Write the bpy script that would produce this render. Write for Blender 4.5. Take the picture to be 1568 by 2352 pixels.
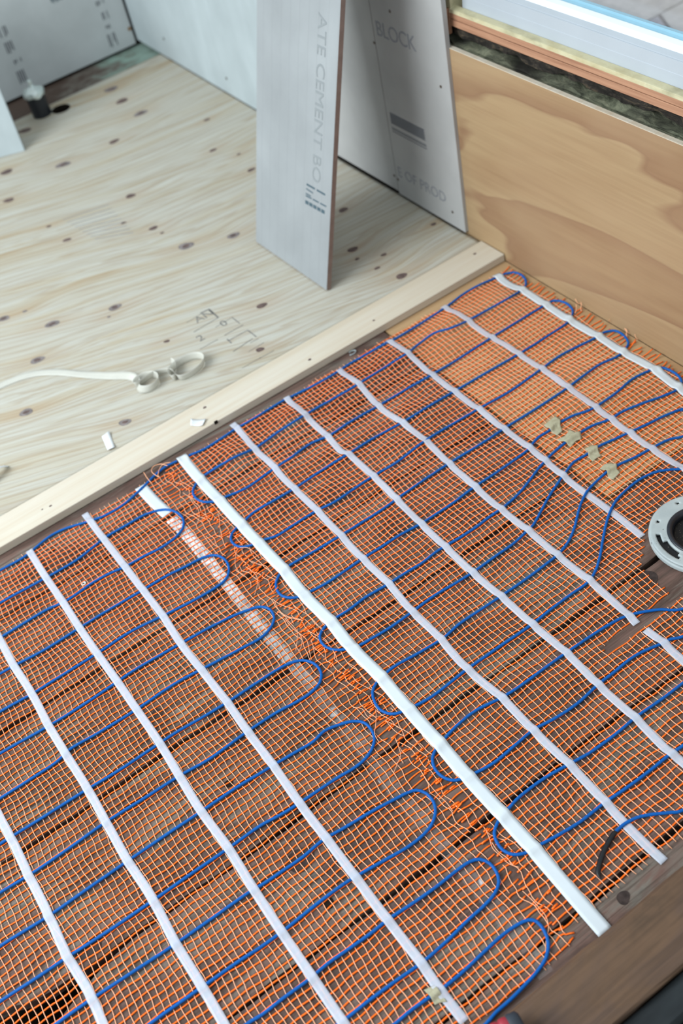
import bpy, math, random
import numpy as np
from mathutils import Matrix, Vector

for o in list(bpy.data.objects):
    bpy.data.objects.remove(o)
random.seed(7)
rng = np.random.default_rng(11)
S = bpy.context.scene
COL = S.collection

# ------------------------------------------------------------------ camera
H = 1.48                                   # camera height above the old planks
F = 2370.5                                 # focal length in pixels of the 1568x2352 frame
R = np.array([[0.81334088, -0.55331541, -0.17977392],
              [-0.51577176, -0.54279646, -0.66283595],
              [0.2691767, 0.63183389, -0.72686302]])
cam = bpy.data.cameras.new('camera')
cam.sensor_fit = 'VERTICAL'
cam.sensor_height = 36.0
cam.lens = 36.0 * F / 2352.0
cam.clip_start = 0.05
cam.dof.use_dof = True
cam.dof.focus_distance = 1.72
cam.dof.aperture_fstop = 3.0
camo = bpy.data.objects.new('camera', cam)
m = Matrix.Identity(4)
for i in range(3):
    m[i][0], m[i][1], m[i][2] = R[0, i], -R[1, i], -R[2, i]
m[2][3] = H
camo.matrix_world = m
COL.objects.link(camo)
S.camera = camo

# ------------------------------------------------------------------ light
wd = bpy.data.worlds.new('sky')
S.world = wd
wd.use_nodes = True
bg = wd.node_tree.nodes['Background']
bg.inputs[0].default_value = (0.84, 0.94, 1.0, 1)
bg.inputs[1].default_value = 0.66

def area(name, loc, target, sx, sy, power, color):
    l = bpy.data.lights.new(name, 'AREA')
    l.shape = 'RECTANGLE'
    l.size, l.size_y = sx, sy
    l.energy = power
    l.color = color
    o = bpy.data.objects.new(name, l)
    o.location = loc
    o.rotation_euler = (Vector(target) - Vector(loc)).to_track_quat('-Z', 'Y').to_euler()
    COL.objects.link(o)
area('daylight_from_room_window', (-2.2, 1.9, 2.3), (0.7, 1.7, 0.0), 2.6, 2.0, 120, (0.88, 0.96, 1.0))

vs = S.view_settings
vs.view_transform = 'Standard'
vs.look = 'None'
vs.gamma = 1.0
vs.use_curve_mapping = False
vs.exposure = 0.62

# ------------------------------------------------------------------ helpers
def ray(u, v):
    return R.T @ np.array([(u - 784) / F, (v - 1176) / F, 1.0])
def px(u, v, z=0.0):
    d = ray(u, v)
    return np.array([0, 0, H]) + d * ((z - H) / d[2])
def pxX(u, v, x):
    d = ray(u, v)
    return np.array([0, 0, H]) + d * (x / d[0])
def pxY(u, v, y):
    d = ray(u, v)
    return np.array([0, 0, H]) + d * (y / d[1])

def lin(c):
    return tuple(((x / 255) / 12.92 if x / 255 <= 0.04045 else ((x / 255 + 0.055) / 1.055) ** 2.4) for x in c) + (1,)

def meta(o, label=None, cat=None, group=None, kind=None):
    if label: o['label'] = label
    if cat: o['category'] = cat
    if group: o['group'] = group
    if kind: o['kind'] = kind
    return o

def parent(o, p):
    o.parent = p
    o.matrix_parent_inverse = p.matrix_basis.inverted()

def link(name, me, mat, par=None, smooth=False):
    if mat is not None:
        me.materials.clear()
        me.materials.append(mat)
    if smooth:
        me.polygons.foreach_set('use_smooth', [True] * len(me.polygons))
    o = bpy.data.objects.new(name, me)
    COL.objects.link(o)
    if par is not None:
        parent(o, par)
    return o

def mk(name, verts, faces, mat, par=None, smooth=False):
    me = bpy.data.meshes.new(name)
    me.from_pydata([tuple(map(float, v)) for v in verts], [], faces)
    me.update()
    return link(name, me, mat, par, smooth)

def mk_np(name, V, Q, mat, par=None, smooth=True):
    """fast path for big quad meshes"""
    me = bpy.data.meshes.new(name)
    V = np.asarray(V, dtype=np.float32); Q = np.asarray(Q, dtype=np.int32)
    me.vertices.add(len(V)); me.vertices.foreach_set('co', V.ravel())
    me.loops.add(Q.size); me.loops.foreach_set('vertex_index', Q.ravel())
    me.polygons.add(len(Q))
    me.polygons.foreach_set('loop_start', np.arange(0, Q.size, 4, dtype=np.int32))
    me.polygons.foreach_set('loop_total', np.full(len(Q), 4, dtype=np.int32))
    me.update(calc_edges=True); me.validate()
    return link(name, me, mat, par, smooth)

def empty(name, loc):
    o = bpy.data.objects.new(name, None)
    o.empty_display_size = 0.05
    o.location = loc
    COL.objects.link(o)
    return o

def bevel(o, w=0.002, seg=2):
    b = o.modifiers.new('bevel', 'BEVEL')
    b.width = w; b.segments = seg; b.limit_method = 'ANGLE'; b.angle_limit = 0.6
    return o

def prism(poly, z0, z1):
    """polygon in XY extruded from z0 to z1"""
    n = len(poly)
    V = [(p[0], p[1], z0) for p in poly] + [(p[0], p[1], z1) for p in poly]
    a = sum(poly[i][0] * poly[(i + 1) % n][1] - poly[(i + 1) % n][0] * poly[i][1] for i in range(n))
    idx = list(range(n)) if a > 0 else list(range(n))[::-1]
    Fc = [tuple(n + i for i in idx), tuple(idx[::-1])]
    for k in range(n):
        i, j = idx[k], idx[(k + 1) % n]
        Fc.append((i, j, n + j, n + i))
    return V, Fc

def box(x0, x1, y0, y1, z0, z1):
    return prism([(x0, y0), (x1, y0), (x1, y1), (x0, y1)], z0, z1)

def extrude_profile(prof, y0, y1, ny=1, jit=None):
    """closed (x,z) profile swept along Y"""
    n = len(prof); V = []; Fc = []
    for k in range(ny + 1):
        y = y0 + (y1 - y0) * k / ny
        for i, (x, z) in enumerate(prof):
            dx, dz = jit(i, y) if jit else (0, 0)
            V.append((x + dx, y, z + dz))
    for k in range(ny):
        for i in range(n):
            j = (i + 1) % n
            Fc.append((k * n + i, k * n + j, (k + 1) * n + j, (k + 1) * n + i))
    Fc.append(tuple(range(n))); Fc.append(tuple(ny * n + i for i in range(n))[::-1])
    return V, Fc

def resample(P, step):
    """Catmull-Rom through P, sampled about every step metres"""
    P = np.asarray(P, float)
    Q = np.vstack([2 * P[0] - P[1], P, 2 * P[-1] - P[-2]])
    out = []
    for i in range(1, len(Q) - 2):
        p0, p1, p2, p3 = Q[i - 1], Q[i], Q[i + 1], Q[i + 2]
        t0 = 0; t1 = t0 + max(1e-5, np.linalg.norm(p1 - p0)) ** .5
        t2 = t1 + max(1e-5, np.linalg.norm(p2 - p1)) ** .5; t3 = t2 + max(1e-5, np.linalg.norm(p3 - p2)) ** .5
        n = max(1, int(round(np.linalg.norm(p2 - p1) / step)))
        for k in range(n):
            t = t1 + (t2 - t1) * k / n
            A1 = (t1 - t) / (t1 - t0) * p0 + (t - t0) / (t1 - t0) * p1
            A2 = (t2 - t) / (t2 - t1) * p1 + (t - t1) / (t2 - t1) * p2
            A3 = (t3 - t) / (t3 - t2) * p2 + (t - t2) / (t3 - t2) * p3
            B1 = (t2 - t) / (t2 - t0) * A1 + (t - t0) / (t2 - t0) * A2
            B2 = (t3 - t) / (t3 - t1) * A2 + (t - t1) / (t3 - t1) * A3
            out.append((t2 - t) / (t2 - t1) * B1 + (t - t1) / (t2 - t1) * B2)
    out.append(P[-1])
    return np.array(out)

def smooth1(a, k):
    for _ in range(k):
        b = a.copy(); b[1:-1] = (a[:-2] + 2 * a[1:-1] + a[2:]) / 4; a = b
    return a

def tube_data(P, r, n=8, flat_up=True):
    P = np.asarray(P, float)
    T = np.gradient(P, axis=0); T /= np.linalg.norm(T, axis=1)[:, None] + 1e-12
    up = np.tile([0, 0, 1.0], (len(P), 1))
    bad = abs(T[:, 2]) > .95
    up[bad] = [1, 0, 0]
    A = np.cross(T, up); A /= np.linalg.norm(A, axis=1)[:, None]
    B = np.cross(A, T)
    rr = np.full(len(P), r) if np.isscalar(r) else np.asarray(r)
    V = []
    for k in range(n):
        a = 2 * math.pi * k / n
        V.append(P + rr[:, None] * (math.cos(a) * A + math.sin(a) * B))
    V = np.stack(V, 1).reshape(-1, 3)
    m_ = len(P); i = np.arange(m_ - 1)[:, None] * n; k = np.arange(n)[None]; k2 = (k + 1) % n
    Q = np.stack([i + k, i + k2, i + n + k2, i + n + k], -1).reshape(-1, 4)
    return V, Q

def tube(name, P, r, mat, par=None, n=8):
    V, Q = tube_data(P, r, n)
    o = mk_np(name, V, Q, mat, par)
    return o

def solid(o, t, off=-1):
    s = o.modifiers.new('thickness', 'SOLIDIFY'); s.thickness = t; s.offset = off
    return o

# ------------------------------------------------------------------ materials
class NT:
    def __init__(self, name, rough=0.6, spec=0.3):
        self.m = bpy.data.materials.new(name); self.m.use_nodes = True
        self.t = self.m.node_tree
        self.b = self.t.nodes['Principled BSDF']
        self.out = self.t.nodes['Material Output']
        self.b.inputs['Roughness'].default_value = rough
        self.b.inputs['Specular IOR Level'].default_value = spec
        self._co = None
    def n(self, typ, **kw):
        nd = self.t.nodes.new('ShaderNode' + typ)
        for k, v in kw.items():
            setattr(nd, k, v)
        return nd
    def set(self, sock, v):
        if hasattr(v, 'is_linked') or isinstance(v, bpy.types.NodeSocket):
            self.t.links.new(v, sock)
        else:
            sock.default_value = v
    def co(self):
        if self._co is None:
            self._co = self.n('TexCoord').outputs['Object']
        return self._co
    def map(self, scale=(1, 1, 1), rot=(0, 0, 0), loc=(0, 0, 0), vec=None):
        mp = self.n('Mapping')
        self.set(mp.inputs['Vector'], vec if vec is not None else self.co())
        mp.inputs['Scale'].default_value = scale; mp.inputs['Rotation'].default_value = rot
        mp.inputs['Location'].default_value = loc
        return mp.outputs[0]
    def noise(self, vec, scale=1, detail=4, rough=.55, dist=0, out='Fac'):
        nd = self.n('TexNoise')
        self.set(nd.inputs['Vector'], vec)
        nd.inputs['Scale'].default_value = scale; nd.inputs['Detail'].default_value = detail
        nd.inputs['Roughness'].default_value = rough; nd.inputs['Distortion'].default_value = dist
        return nd.outputs[out]
    def math(self, op, a, b=0.0, c=0.0):
        nd = self.n('Math', operation=op)
        self.set(nd.inputs[0], a); self.set(nd.inputs[1], b)
        if len(nd.inputs) > 2: self.set(nd.inputs[2], c)
        return nd.outputs[0]
    def ramp(self, fac, stops, interp='LINEAR'):
        nd = self.n('ValToRGB'); self.set(nd.inputs[0], fac)
        cr = nd.color_ramp; cr.interpolation = interp
        while len(cr.elements) < len(stops): cr.elements.new(0.5)
        for e, (p, c) in zip(cr.elements, stops):
            e.position = p; e.color = c if len(c) == 4 else tuple(c) + (1,)
        return nd.outputs[0]
    def mix(self, fac, a, b, mode='MIX'):
        nd = self.n('Mix', data_type='RGBA', blend_type=mode)
        self.set(nd.inputs[0], fac); self.set(nd.inputs[6], a); self.set(nd.inputs[7], b)
        return nd.outputs[2]
    def color(self, c): self.set(self.b.inputs['Base Color'], c); return self
    def bump(self, h, strength=.3, dist=.002):
        nd = self.n('Bump'); self.set(nd.inputs['Height'], h)
        nd.inputs['Strength'].default_value = strength; nd.inputs['Distance'].default_value = dist
        self.t.links.new(nd.outputs[0], self.b.inputs['Normal']); return self

def g(v): return (v, v, v, 1)
MAT = {}

def plain(name, rgb, rough=.5, spec=.3, var=.12, vscale=40):
    n = NT(name, rough, spec)
    c = lin(rgb)
    f = n.noise(n.co(), vscale, 4)
    d = tuple(max(0, x * (1 - var)) for x in c[:3]) + (1,)
    l = tuple(min(1, x * (1 + var)) for x in c[:3]) + (1,)
    n.color(n.ramp(f, [(.3, d), (.7, l)]))
    MAT[name] = n.m
    return n

# old weathered planks, grain along X
n = NT('old_plank', .75, .25)
rnd = n.n('ObjectInfo').outputs['Random']
off = n.n('CombineXYZ'); n.set(off.inputs[0], n.math('MULTIPLY', rnd, 31.0)); n.set(off.inputs[2], n.math('MULTIPLY', rnd, 17.0))
vec = n.n('VectorMath', operation='ADD'); n.set(vec.inputs[0], n.co()); n.set(vec.inputs[1], off.outputs[0])
fine = n.noise(n.map((6, 170, 40), vec=vec.outputs[0]), 1, 6, .65, .6)
broad = n.noise(n.map((2.2, 9, 5), vec=vec.outputs[0]), 1, 5, .62, 1.4)
blot = n.noise(n.map((7, 9, 7), vec=vec.outputs[0]), 1, 3, .5)
base = n.ramp(broad, [(.24, lin((62, 55, 55))), (.38, lin((112, 104, 95))), (.48, lin((106, 82, 73))), (.58, lin((82, 62, 55))), (.68, lin((120, 110, 100))), (.82, lin((92, 70, 64)))])
g1 = n.mix(n.ramp(fine, [(.30, g(1)), (.55, g(0))]), base, lin((66, 54, 46)))
g2 = n.mix(n.math('MULTIPLY', n.ramp(blot, [(.60, g(0)), (.72, g(1))]), .55), g1, lin((46, 41, 42)))
n.color(g2); n.bump(fine, .5, .0015)
MAT['old_plank'] = n.m

# newer sheathing patch under the right of the mat
n = NT('patch_wood', .65, .3)
f = n.noise(n.map((3, 60, 20)), 1, 5, .6, .8); b2 = n.noise(n.map((1.5, 7, 3)), 1, 3, .5, 1.0)
n.color(n.mix(n.math('MULTIPLY', f, .35), n.ramp(b2, [(.3, lin((164, 130, 94))), (.6, lin((180, 150, 112))), (.8, lin((152, 116, 82)))]), lin((140, 102, 68))))
n.bump(f, .2, .001); MAT['patch_wood'] = n.m

# pale knotty plywood: a "psi" attribute follows the grain round the knots
def ply_colors(n, psi, alng, dark=1.0):
    cv = n.n('CombineXYZ'); n.set(cv.inputs[0], n.math('MULTIPLY', alng, 1.3)); n.set(cv.inputs[1], n.math('MULTIPLY', psi, 15.0))
    broad = n.noise(cv.outputs[0], 1, 4, .55, 1.1)
    cv2 = n.n('CombineXYZ'); n.set(cv2.inputs[0], n.math('MULTIPLY', alng, 5.0)); n.set(cv2.inputs[1], n.math('MULTIPLY', psi, 190.0))
    fine = n.noise(cv2.outputs[0], 1, 5, .6, .2)
    ring = n.math('SINE', n.math('ADD', n.math('MULTIPLY', psi, 260.0), n.math('MULTIPLY', broad, 30.0)))
    return broad, fine, n.math('MULTIPLY_ADD', ring, .5, .5)
n = NT('knotty_plywood', .55, .35)
at = n.n('Attribute', attribute_name='grain'); sp = n.n('SeparateXYZ'); n.set(sp.inputs[0], at.outputs['Vector'])
broad, fine, ring = ply_colors(n, sp.outputs[0], sp.outputs[1])
base = n.ramp(broad, [(.28, lin((170, 161, 141))), (.45, lin((180, 178, 168))), (.60, lin((176, 169, 152))), (.74, lin((162, 141, 111)))])
c = n.mix(n.math('MULTIPLY', n.ramp(ring, [(.55, g(0)), (.95, g(1))]), .30), base, lin((140, 114, 82)))
c = n.mix(n.math('MULTIPLY', n.ramp(fine, [(.35, g(1)), (.6, g(0))]), .28), c, lin((136, 116, 90)))
c = n.mix(n.math('MULTIPLY', n.ramp(sp.outputs[2], [(.15, g(0)), (.9, g(1))]), .34), c, lin((156, 124, 88)))
n.color(c); n.bump(fine, .12, .0008); MAT['knotty_plywood'] = n.m

# planed pine board
n = NT('planed_pine', .5, .35)
f = n.noise(n.map((2.2, 80, 60)), 1, 5, .6, .6); b2 = n.noise(n.map((1.2, 14, 14)), 1, 3, .5, .8)
c = n.mix(n.math('MULTIPLY', n.ramp(f, [(.35, g(1)), (.58, g(0))]), .22), n.ramp(b2, [(.3, lin((192, 180, 160))), (.65, lin((200, 192, 177))), (.85, lin((180, 157, 128)))]), lin((176, 144, 108)))
n.color(c); n.bump(f, .1, .0008); MAT['planed_pine'] = n.m

# wall plywood with broad cathedral figure, grain along Y
n = NT('wall_plywood', .5, .35)
fig = n.noise(n.map((1, .95, 3.4), loc=(0, 3.3, 1.7)), 1, 3.0, .5, .9)
bands = n.math('FRACT', n.math('MULTIPLY', fig, 4.0))
fine = n.noise(n.map((1, 4, 120)), 1, 5, .6, .3)
blot = n.noise(n.map((1, 3, 4), loc=(0, 8, 2)), 1, 3, .5)
c = n.ramp(bands, [(.0, lin((142, 111, 83))), (.35, lin((150, 121, 90))), (.65, lin((158, 130, 97))), (.93, lin((163, 137, 103))), (.985, lin((139, 108, 81)))])
c = n.mix(n.math('MULTIPLY', n.ramp(fine, [(.35, g(1)), (.6, g(0))]), .18), c, lin((116, 82, 56)))
c = n.mix(n.math('MULTIPLY', n.ramp(blot, [(.45, g(0)), (.7, g(1))]), .30), c, lin((172, 146, 116)))
n.color(c); n.bump(fine, .1, .0008); MAT['wall_plywood'] = n.m

# cement boards
def cement(name, rgb, streak=False, groove=False, rough=.85):
    n = NT(name, rough, .2)
    c = lin(rgb); d = tuple(x * .86 for x in c[:3]) + (1,); l = tuple(min(1, x * 1.08) for x in c[:3]) + (1,)
    f = n.noise(n.map((5, 5, 5)), 1, 4, .5); fi = n.noise(n.co(), 900, 2)
    col = n.ramp(f, [(.3, d), (.7, l)])
    if streak:
        s = n.noise(n.map((4, 14, 1.2)), 1, 4, .55, .6)
        col = n.mix(n.math('MULTIPLY', n.ramp(s, [(.4, g(1)), (.62, g(0))]), .35), col, tuple(x * .84 for x in c[:3]) + (1,))
    col = n.mix(n.math('MULTIPLY', n.ramp(fi, [(.45, g(0)), (.6, g(1))]), .08), col, lin((90, 95, 100)))
    if groove:
        at = n.n('Attribute', attribute_name='across')
        u = n.math('FRACT', n.math('ADD', n.math('MULTIPLY', at.outputs['Fac'], 27.0), n.math('MULTIPLY', f, .5)))
        ln = n.ramp(u, [(.0, g(1)), (.10, g(0)), (.9, g(0)), (1, g(1))])
        col = n.mix(n.math('MULTIPLY', ln, .16), col, lin((118, 120, 120)))
    n.color(col); n.bump(fi, .12, .0006); MAT[name] = n.m
cement('cement_pale', (146, 149, 150), groove=True)
cement('cement_grey', (166, 165, 163))
cement('cement_white', (176, 185, 187), streak=True)
cement('cement_far', (186, 190, 190))
plain('cement_edge', (126, 108, 100), .9, .1)
plain('void_dark', (34, 29, 25), .9, .05)
plain('ink_grey', (104, 106, 110), .8, .1, .2, 200)
plain('ink_faint', (136, 138, 142), .8, .1, .2, 200)
plain('ink_ghost', (132, 136, 137), .85, .1, .05, 200)
plain('ink_dark', (74, 90, 98), .8, .1, .2, 200)
plain('stamp_ink', (122, 120, 116), .8, .1, .25, 120)
plain('screw_metal', (70, 58, 46), .4, .5)
plain('knot_dark', (96, 80, 76), .7, .2, .35, 90)
plain('knot_grey', (120, 112, 110), .7, .2, .35, 90)
plain('plank_knot', (58, 48, 45), .8, .15, .35, 120)
plain('knot_rim', (140, 112, 84), .7, .2, .3, 90)

# mat
plain('orange_strand', (255, 108, 6), .38, .45, .05, 60)
plain('pale_strand', (255, 182, 140), .32, .55, .04, 60)
plain('blue_cable', (0, 84, 160), .5, .22, .06, 80)
plain('black_sleeve', (12, 13, 17), .45, .4)
n = plain('paper_tape', (196, 202, 206), .6, .35, .03, 30)
n = NT('woven_tape', .32, .5)                       # thin fibre tape: strands show through a little
st = n.noise(n.map((700, 4, 4)), 1, 2)
n.color(n.mix(n.math('MULTIPLY', n.ramp(st, [(.4, g(1)), (.6, g(0))]), .25), lin((216, 220, 232)), lin((200, 205, 220))))
tr = n.n('BsdfTransparent'); mx = n.n('MixShader'); mx.inputs[0].default_value = .50
n.t.links.new(n.b.outputs[0], mx.inputs[1]); n.t.links.new(tr.outputs[0], mx.inputs[2]); n.t.links.new(mx.outputs[0], n.out.inputs[0])
wr = n.noise(n.map((90, 60, 30)), 1, 3); n.bump(wr, .35, .002)
MAT['woven_tape'] = n.m
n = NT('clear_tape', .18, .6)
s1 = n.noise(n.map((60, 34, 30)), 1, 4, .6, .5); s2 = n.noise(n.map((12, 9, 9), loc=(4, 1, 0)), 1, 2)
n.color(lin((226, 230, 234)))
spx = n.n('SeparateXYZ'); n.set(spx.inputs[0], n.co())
glare = n.math('MAXIMUM', n.math('MULTIPLY_ADD', spx.outputs[1], 2.4, -2.25), .03)   # painted glare, whiter towards the far end of the strip
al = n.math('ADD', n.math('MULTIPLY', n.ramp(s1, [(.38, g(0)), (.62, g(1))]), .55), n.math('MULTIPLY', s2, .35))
al = n.math('ADD', n.math('MULTIPLY', al, glare), n.math('MULTIPLY', n.ramp(n.noise(n.map((22, 16, 9), loc=(7, 2, 0)), 1, 2), [(.63, g(0)), (.70, g(1))]), .6))  # scattered glints painted on as whitish patches
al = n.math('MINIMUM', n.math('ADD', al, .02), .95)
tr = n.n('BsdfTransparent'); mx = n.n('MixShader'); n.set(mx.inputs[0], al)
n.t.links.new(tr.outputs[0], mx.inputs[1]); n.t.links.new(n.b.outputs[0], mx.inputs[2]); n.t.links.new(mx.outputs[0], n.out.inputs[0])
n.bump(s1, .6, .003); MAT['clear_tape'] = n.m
n = NT('masking_tape', .75, .2); f = n.noise(n.co(), 160, 4)
n.color(n.ramp(f, [(.3, lin((156, 150, 124))), (.7, lin((174, 169, 144)))])); n.bump(f, .3, .0008); MAT['masking_tape'] = n.m
plain('backing_paper', (206, 204, 194), .55, .3, .04, 25)
m_ = MAT['backing_paper']; t_ = m_.node_tree; b_ = t_.nodes['Principled BSDF']; x_ = t_.nodes.new('ShaderNodeMixShader'); x_.inputs[0].default_value = .30
t_.links.new(b_.outputs[0], x_.inputs[1]); t_.links.new(t_.nodes.new('ShaderNodeBsdfTransparent').outputs[0], x_.inputs[2]); t_.links.new(x_.outputs[0], t_.nodes['Material Output'].inputs[0])
plain('white_paper', (212, 214, 214), .6, .3, .03, 25)

# fittings
n = NT('flange_plastic', .45, .45); f = n.noise(n.co(), 260, 3); f2 = n.noise(n.co(), 22, 4)
c = n.mix(n.ramp(f, [(.68, g(0)), (.74, g(1))]), n.ramp(f2, [(.3, lin((152, 160, 161))), (.7, lin((172, 179, 178)))]), lin((60, 62, 62))); n.color(c); MAT['flange_plastic'] = n.m
plain('black_plastic', (22, 26, 34), .35, .5)
n = NT('dusty_black', .55, .35); f = n.noise(n.co(), 420, 2)
n.color(n.mix(n.ramp(f, [(.66, g(0)), (.74, g(1))]), lin((16, 17, 19)), lin((120, 112, 96)))); MAT['dusty_black'] = n.m
plain('silver_tape', (206, 214, 210), .28, .7, .15, 60); MAT['silver_tape'].node_tree.nodes['Principled BSDF'].inputs['Metallic'].default_value = .5
n = NT('old_timber', .7, .25)
f = n.noise(n.map((5, 120, 60)), 1, 6, .6, .5); b2 = n.noise(n.map((6, 12, 9)), 1, 4, .6, .6)
c = n.ramp(b2, [(.25, lin((64, 52, 42))), (.45, lin((98, 75, 57))), (.62, lin((86, 68, 58))), (.8, lin((112, 88, 68)))])
c = n.mix(n.math('MULTIPLY', n.ramp(f, [(.35, g(1)), (.6, g(0))]), .4), c, lin((50, 38, 30))); n.color(c); n.bump(f, .35, .001); MAT['old_timber'] = n.m
n = NT('dark_steel', .4, .5); f = n.noise(n.map((8, 30, 30)), 1, 5)
n.color(n.ramp(f, [(.3, lin((18, 22, 25))), (.7, lin((38, 44, 46)))])); n.b.inputs['Metallic'].default_value = .35; MAT['dark_steel'] = n.m
plain('red_plastic', (150, 40, 54), .42, .45, .1, 30)
plain('charcoal_rubber', (40, 46, 54), .6, .35)

# window
plain('vinyl_frame', (168, 174, 180), .28, .5, .03, 12)
plain('vinyl_highlight', (236, 240, 242), .12, .6, .02, 12)  # vinyl whitened to paint in the sky highlight on the sash
plain('glazing_bead', (130, 172, 190), .2, .6, .05, 12)
n = NT('cream_paint', .45, .4); f = n.noise(n.map((20, 12, 30)), 1, 5, .6)
n.color(n.ramp(f, [(.3, lin((172, 160, 122))), (.5, lin((192, 184, 150))), (.75, lin((146, 138, 108)))])); MAT['cream_paint'] = n.m
n = NT('sill_wood', .6, .3); f = n.noise(n.map((40, 5, 130)), 1, 5, .6, .5)
n.color(n.ramp(f, [(.3, lin((146, 104, 80))), (.6, lin((176, 132, 104))), (.8, lin((160, 116, 90)))])); n.bump(f, .3, .001); MAT['sill_wood'] = n.m
n = NT('rotten_wood', .9, .1); f = n.noise(n.map((60, 22, 70)), 1, 6, .7, .8); f2 = n.noise(n.map((8, 6, 10)), 1, 3)
c = n.ramp(f, [(.3, lin((20, 19, 18))), (.52, lin((50, 46, 42))), (.68, lin((92, 80, 64))), (.8, lin((130, 104, 78)))]); n.color(c); n.bump(f, .9, .004); MAT['rotten_wood'] = n.m
n = NT('mossy_wood', .9, .1); f = n.noise(n.map((60, 30, 60)), 1, 6, .7, .8); f2 = n.noise(n.map((9, 7, 9)), 1, 3)
c = n.ramp(f, [(.3, lin((44, 45, 38))), (.52, lin((104, 106, 88))), (.72, lin((138, 136, 114)))])
c = n.mix(n.ramp(f2, [(.35, g(1)), (.6, g(0))]), c, lin((44, 42, 38))); n.color(c); n.bump(f, .9, .004); MAT['mossy_wood'] = n.m
n = NT('mint_painted_wood', .7, .25); f = n.noise(n.map((9, 14, 9), loc=(1, 5, 0)), 1, 4, .6); sx = n.n('SeparateXYZ'); n.set(sx.inputs[0], n.co())
pt = n.math('ADD', f, n.math('MULTIPLY_ADD', sx.outputs[0], .9, -1.0))
n.color(n.ramp(pt, [(.34, lin((76, 62, 54))), (.48, lin((104, 96, 88))), (.64, lin((130, 150, 138))), (.85, lin((150, 170, 160)))])); MAT['mint_painted_wood'] = n.m
n = NT('window_glass', .02, .5)
gl = n.n('BsdfGlossy'); gl.inputs['Roughness'].default_value = .02; tr = n.n('BsdfTransparent'); mx = n.n('MixShader'); mx.inputs[0].default_value = .06; n.t.links.new(tr.outputs[0], mx.inputs[1]); n.t.links.new(gl.outputs[0], mx.inputs[2]); n.t.links.new(mx.outputs[0], n.out.inputs[0])
MAT['window_glass'] = n.m
plain('paver_light', (196, 190, 188), .85, .15, .12, 30)
plain('paver_grey', (172, 166, 172), .85, .15, .12, 30)
plain('paver_joint', (150, 140, 138), .9, .1)

# ------------------------------------------------------------------ structure: ground under the house, old plank floor
meta(mk('ground', *box(-1.6, 1.6, -.9, 4.0, -.32, -.30), MAT['void_dark']), kind='structure')

floor = meta(empty('floor', (0.3, 1.0, 0)), kind='structure')
GAPS = [0.15, 0.427, 0.611, 0.80, 1.040, 1.277, 1.523, 1.765, 2.0]
XL, XR, XP = -.75, 1.3045, .945               # floor ends; left edge of the newer patch
PY0 = .962                                  # near edge of the patch
def wob(x, s): return .0016 * math.sin(x * 9 + s) + .0010 * math.sin(x * 23 + 2.1 * s) + .0007 * math.sin(x * 57 + s)
def plank(y0, y1, x0, x1, s):
    n_ = 60
    lo, hi = [], []
    for k in range(n_ + 1):
        x = x0 + (x1 - x0) * k / n_
        a, b = y0 + .0043 + wob(x, s), y1 - .0043 + wob(x, s + 1)
        if abs(y1 - .80) < .01 and -.52 < x < -.20: b -= .034 * math.sin((x + .52) / .32 * math.pi) ** .6 + .006 * math.sin(x * 140)
        if abs(y0 - .80) < .01 and -.44 < x < -.32: a += .020 * math.sin((x + .44) / .12 * math.pi)
        lo.append((x, a)); hi.append((x, b))
    V, Fc = [], []
    for zt in (0.0, -.022):
        for k in range(n_ + 1):
            V += [(lo[k][0], lo[k][1], zt), (hi[k][0], hi[k][1], zt)]
    m_ = 2 * (n_ + 1)
    for k in range(n_):
        i = 2 * k
        Fc += [(i, i + 2, i + 3, i + 1), (m_ + i, m_ + i + 1, m_ + i + 3, m_ + i + 2),
               (i, m_ + i, m_ + i + 2, i + 2), (i + 1, i + 3, m_ + i + 3, m_ + i + 1)]
    Fc += [(0, 1, m_ + 1, m_), (2 * n_, m_ + 2 * n_, m_ + 2 * n_ + 1, 2 * n_ + 1)]
    return mk('plank', V, Fc, MAT['old_plank'], floor)
for i in range(len(GAPS) - 1):
    y0, y1 = GAPS[i], GAPS[i + 1]
    if y0 >= 1.03:
        plank(y0, y1, XL, XP - .006, i * 1.7)
    elif y1 > PY0:
        plank(y0, PY0 - .003, XP - .006, XR, i * 1.7 + 9)
        plank(y0, y1, XL, XP - .006, i * 1.7)
    else:
        plank(y0, y1, XL, XR, i * 1.7)
mk('patch_panel', *box(XP, XR, PY0, 1.80, -.022, -.0005), MAT['patch_wood'], floor)
# pieces of wood grain that stand out on the planks
def disc(name, c, rx, ry, z, mat, par, rot=0, n=20, jit=.12, th=.0004):
    P = []
    ph = random.random() * 6
    for k in range(n):
        a = 2 * math.pi * k / n; q = 1 + jit * (math.sin(2 * a + ph) * .5 + math.sin(3 * a + 2 * ph) * .5)
        x, y = rx * q * math.cos(a), ry * q * math.sin(a)
        P.append((c[0] + x * math.cos(rot) - y * math.sin(rot), c[1] + x * math.sin(rot) + y * math.cos(rot)))
    V, Fc = prism(P, z, z + th)
    return mk(name, V, Fc, mat, par)
for (u, v, r1, r2, mt) in [(1478, 1335, .026, .020, 'plank_knot'), (1431, 2062, .010, .009, 'plank_knot'), (690, 1975, .024, .018, 'plank_knot'), (755, 2075, .008, .008, 'void_dark'),
                           (205, 2180, .022, .014, 'plank_knot'), (360, 1640, .012, .010, 'plank_knot'), (880, 1440, .014, .011, 'plank_knot'),
                           (525, 1800, .008, .007, 'void_dark'), (120, 1265, .007, .005, 'void_dark')]:
    p = px(u, v)
    disc('knot', p, r1, r2, .0003, MAT[mt], floor, rot=.2)

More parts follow.
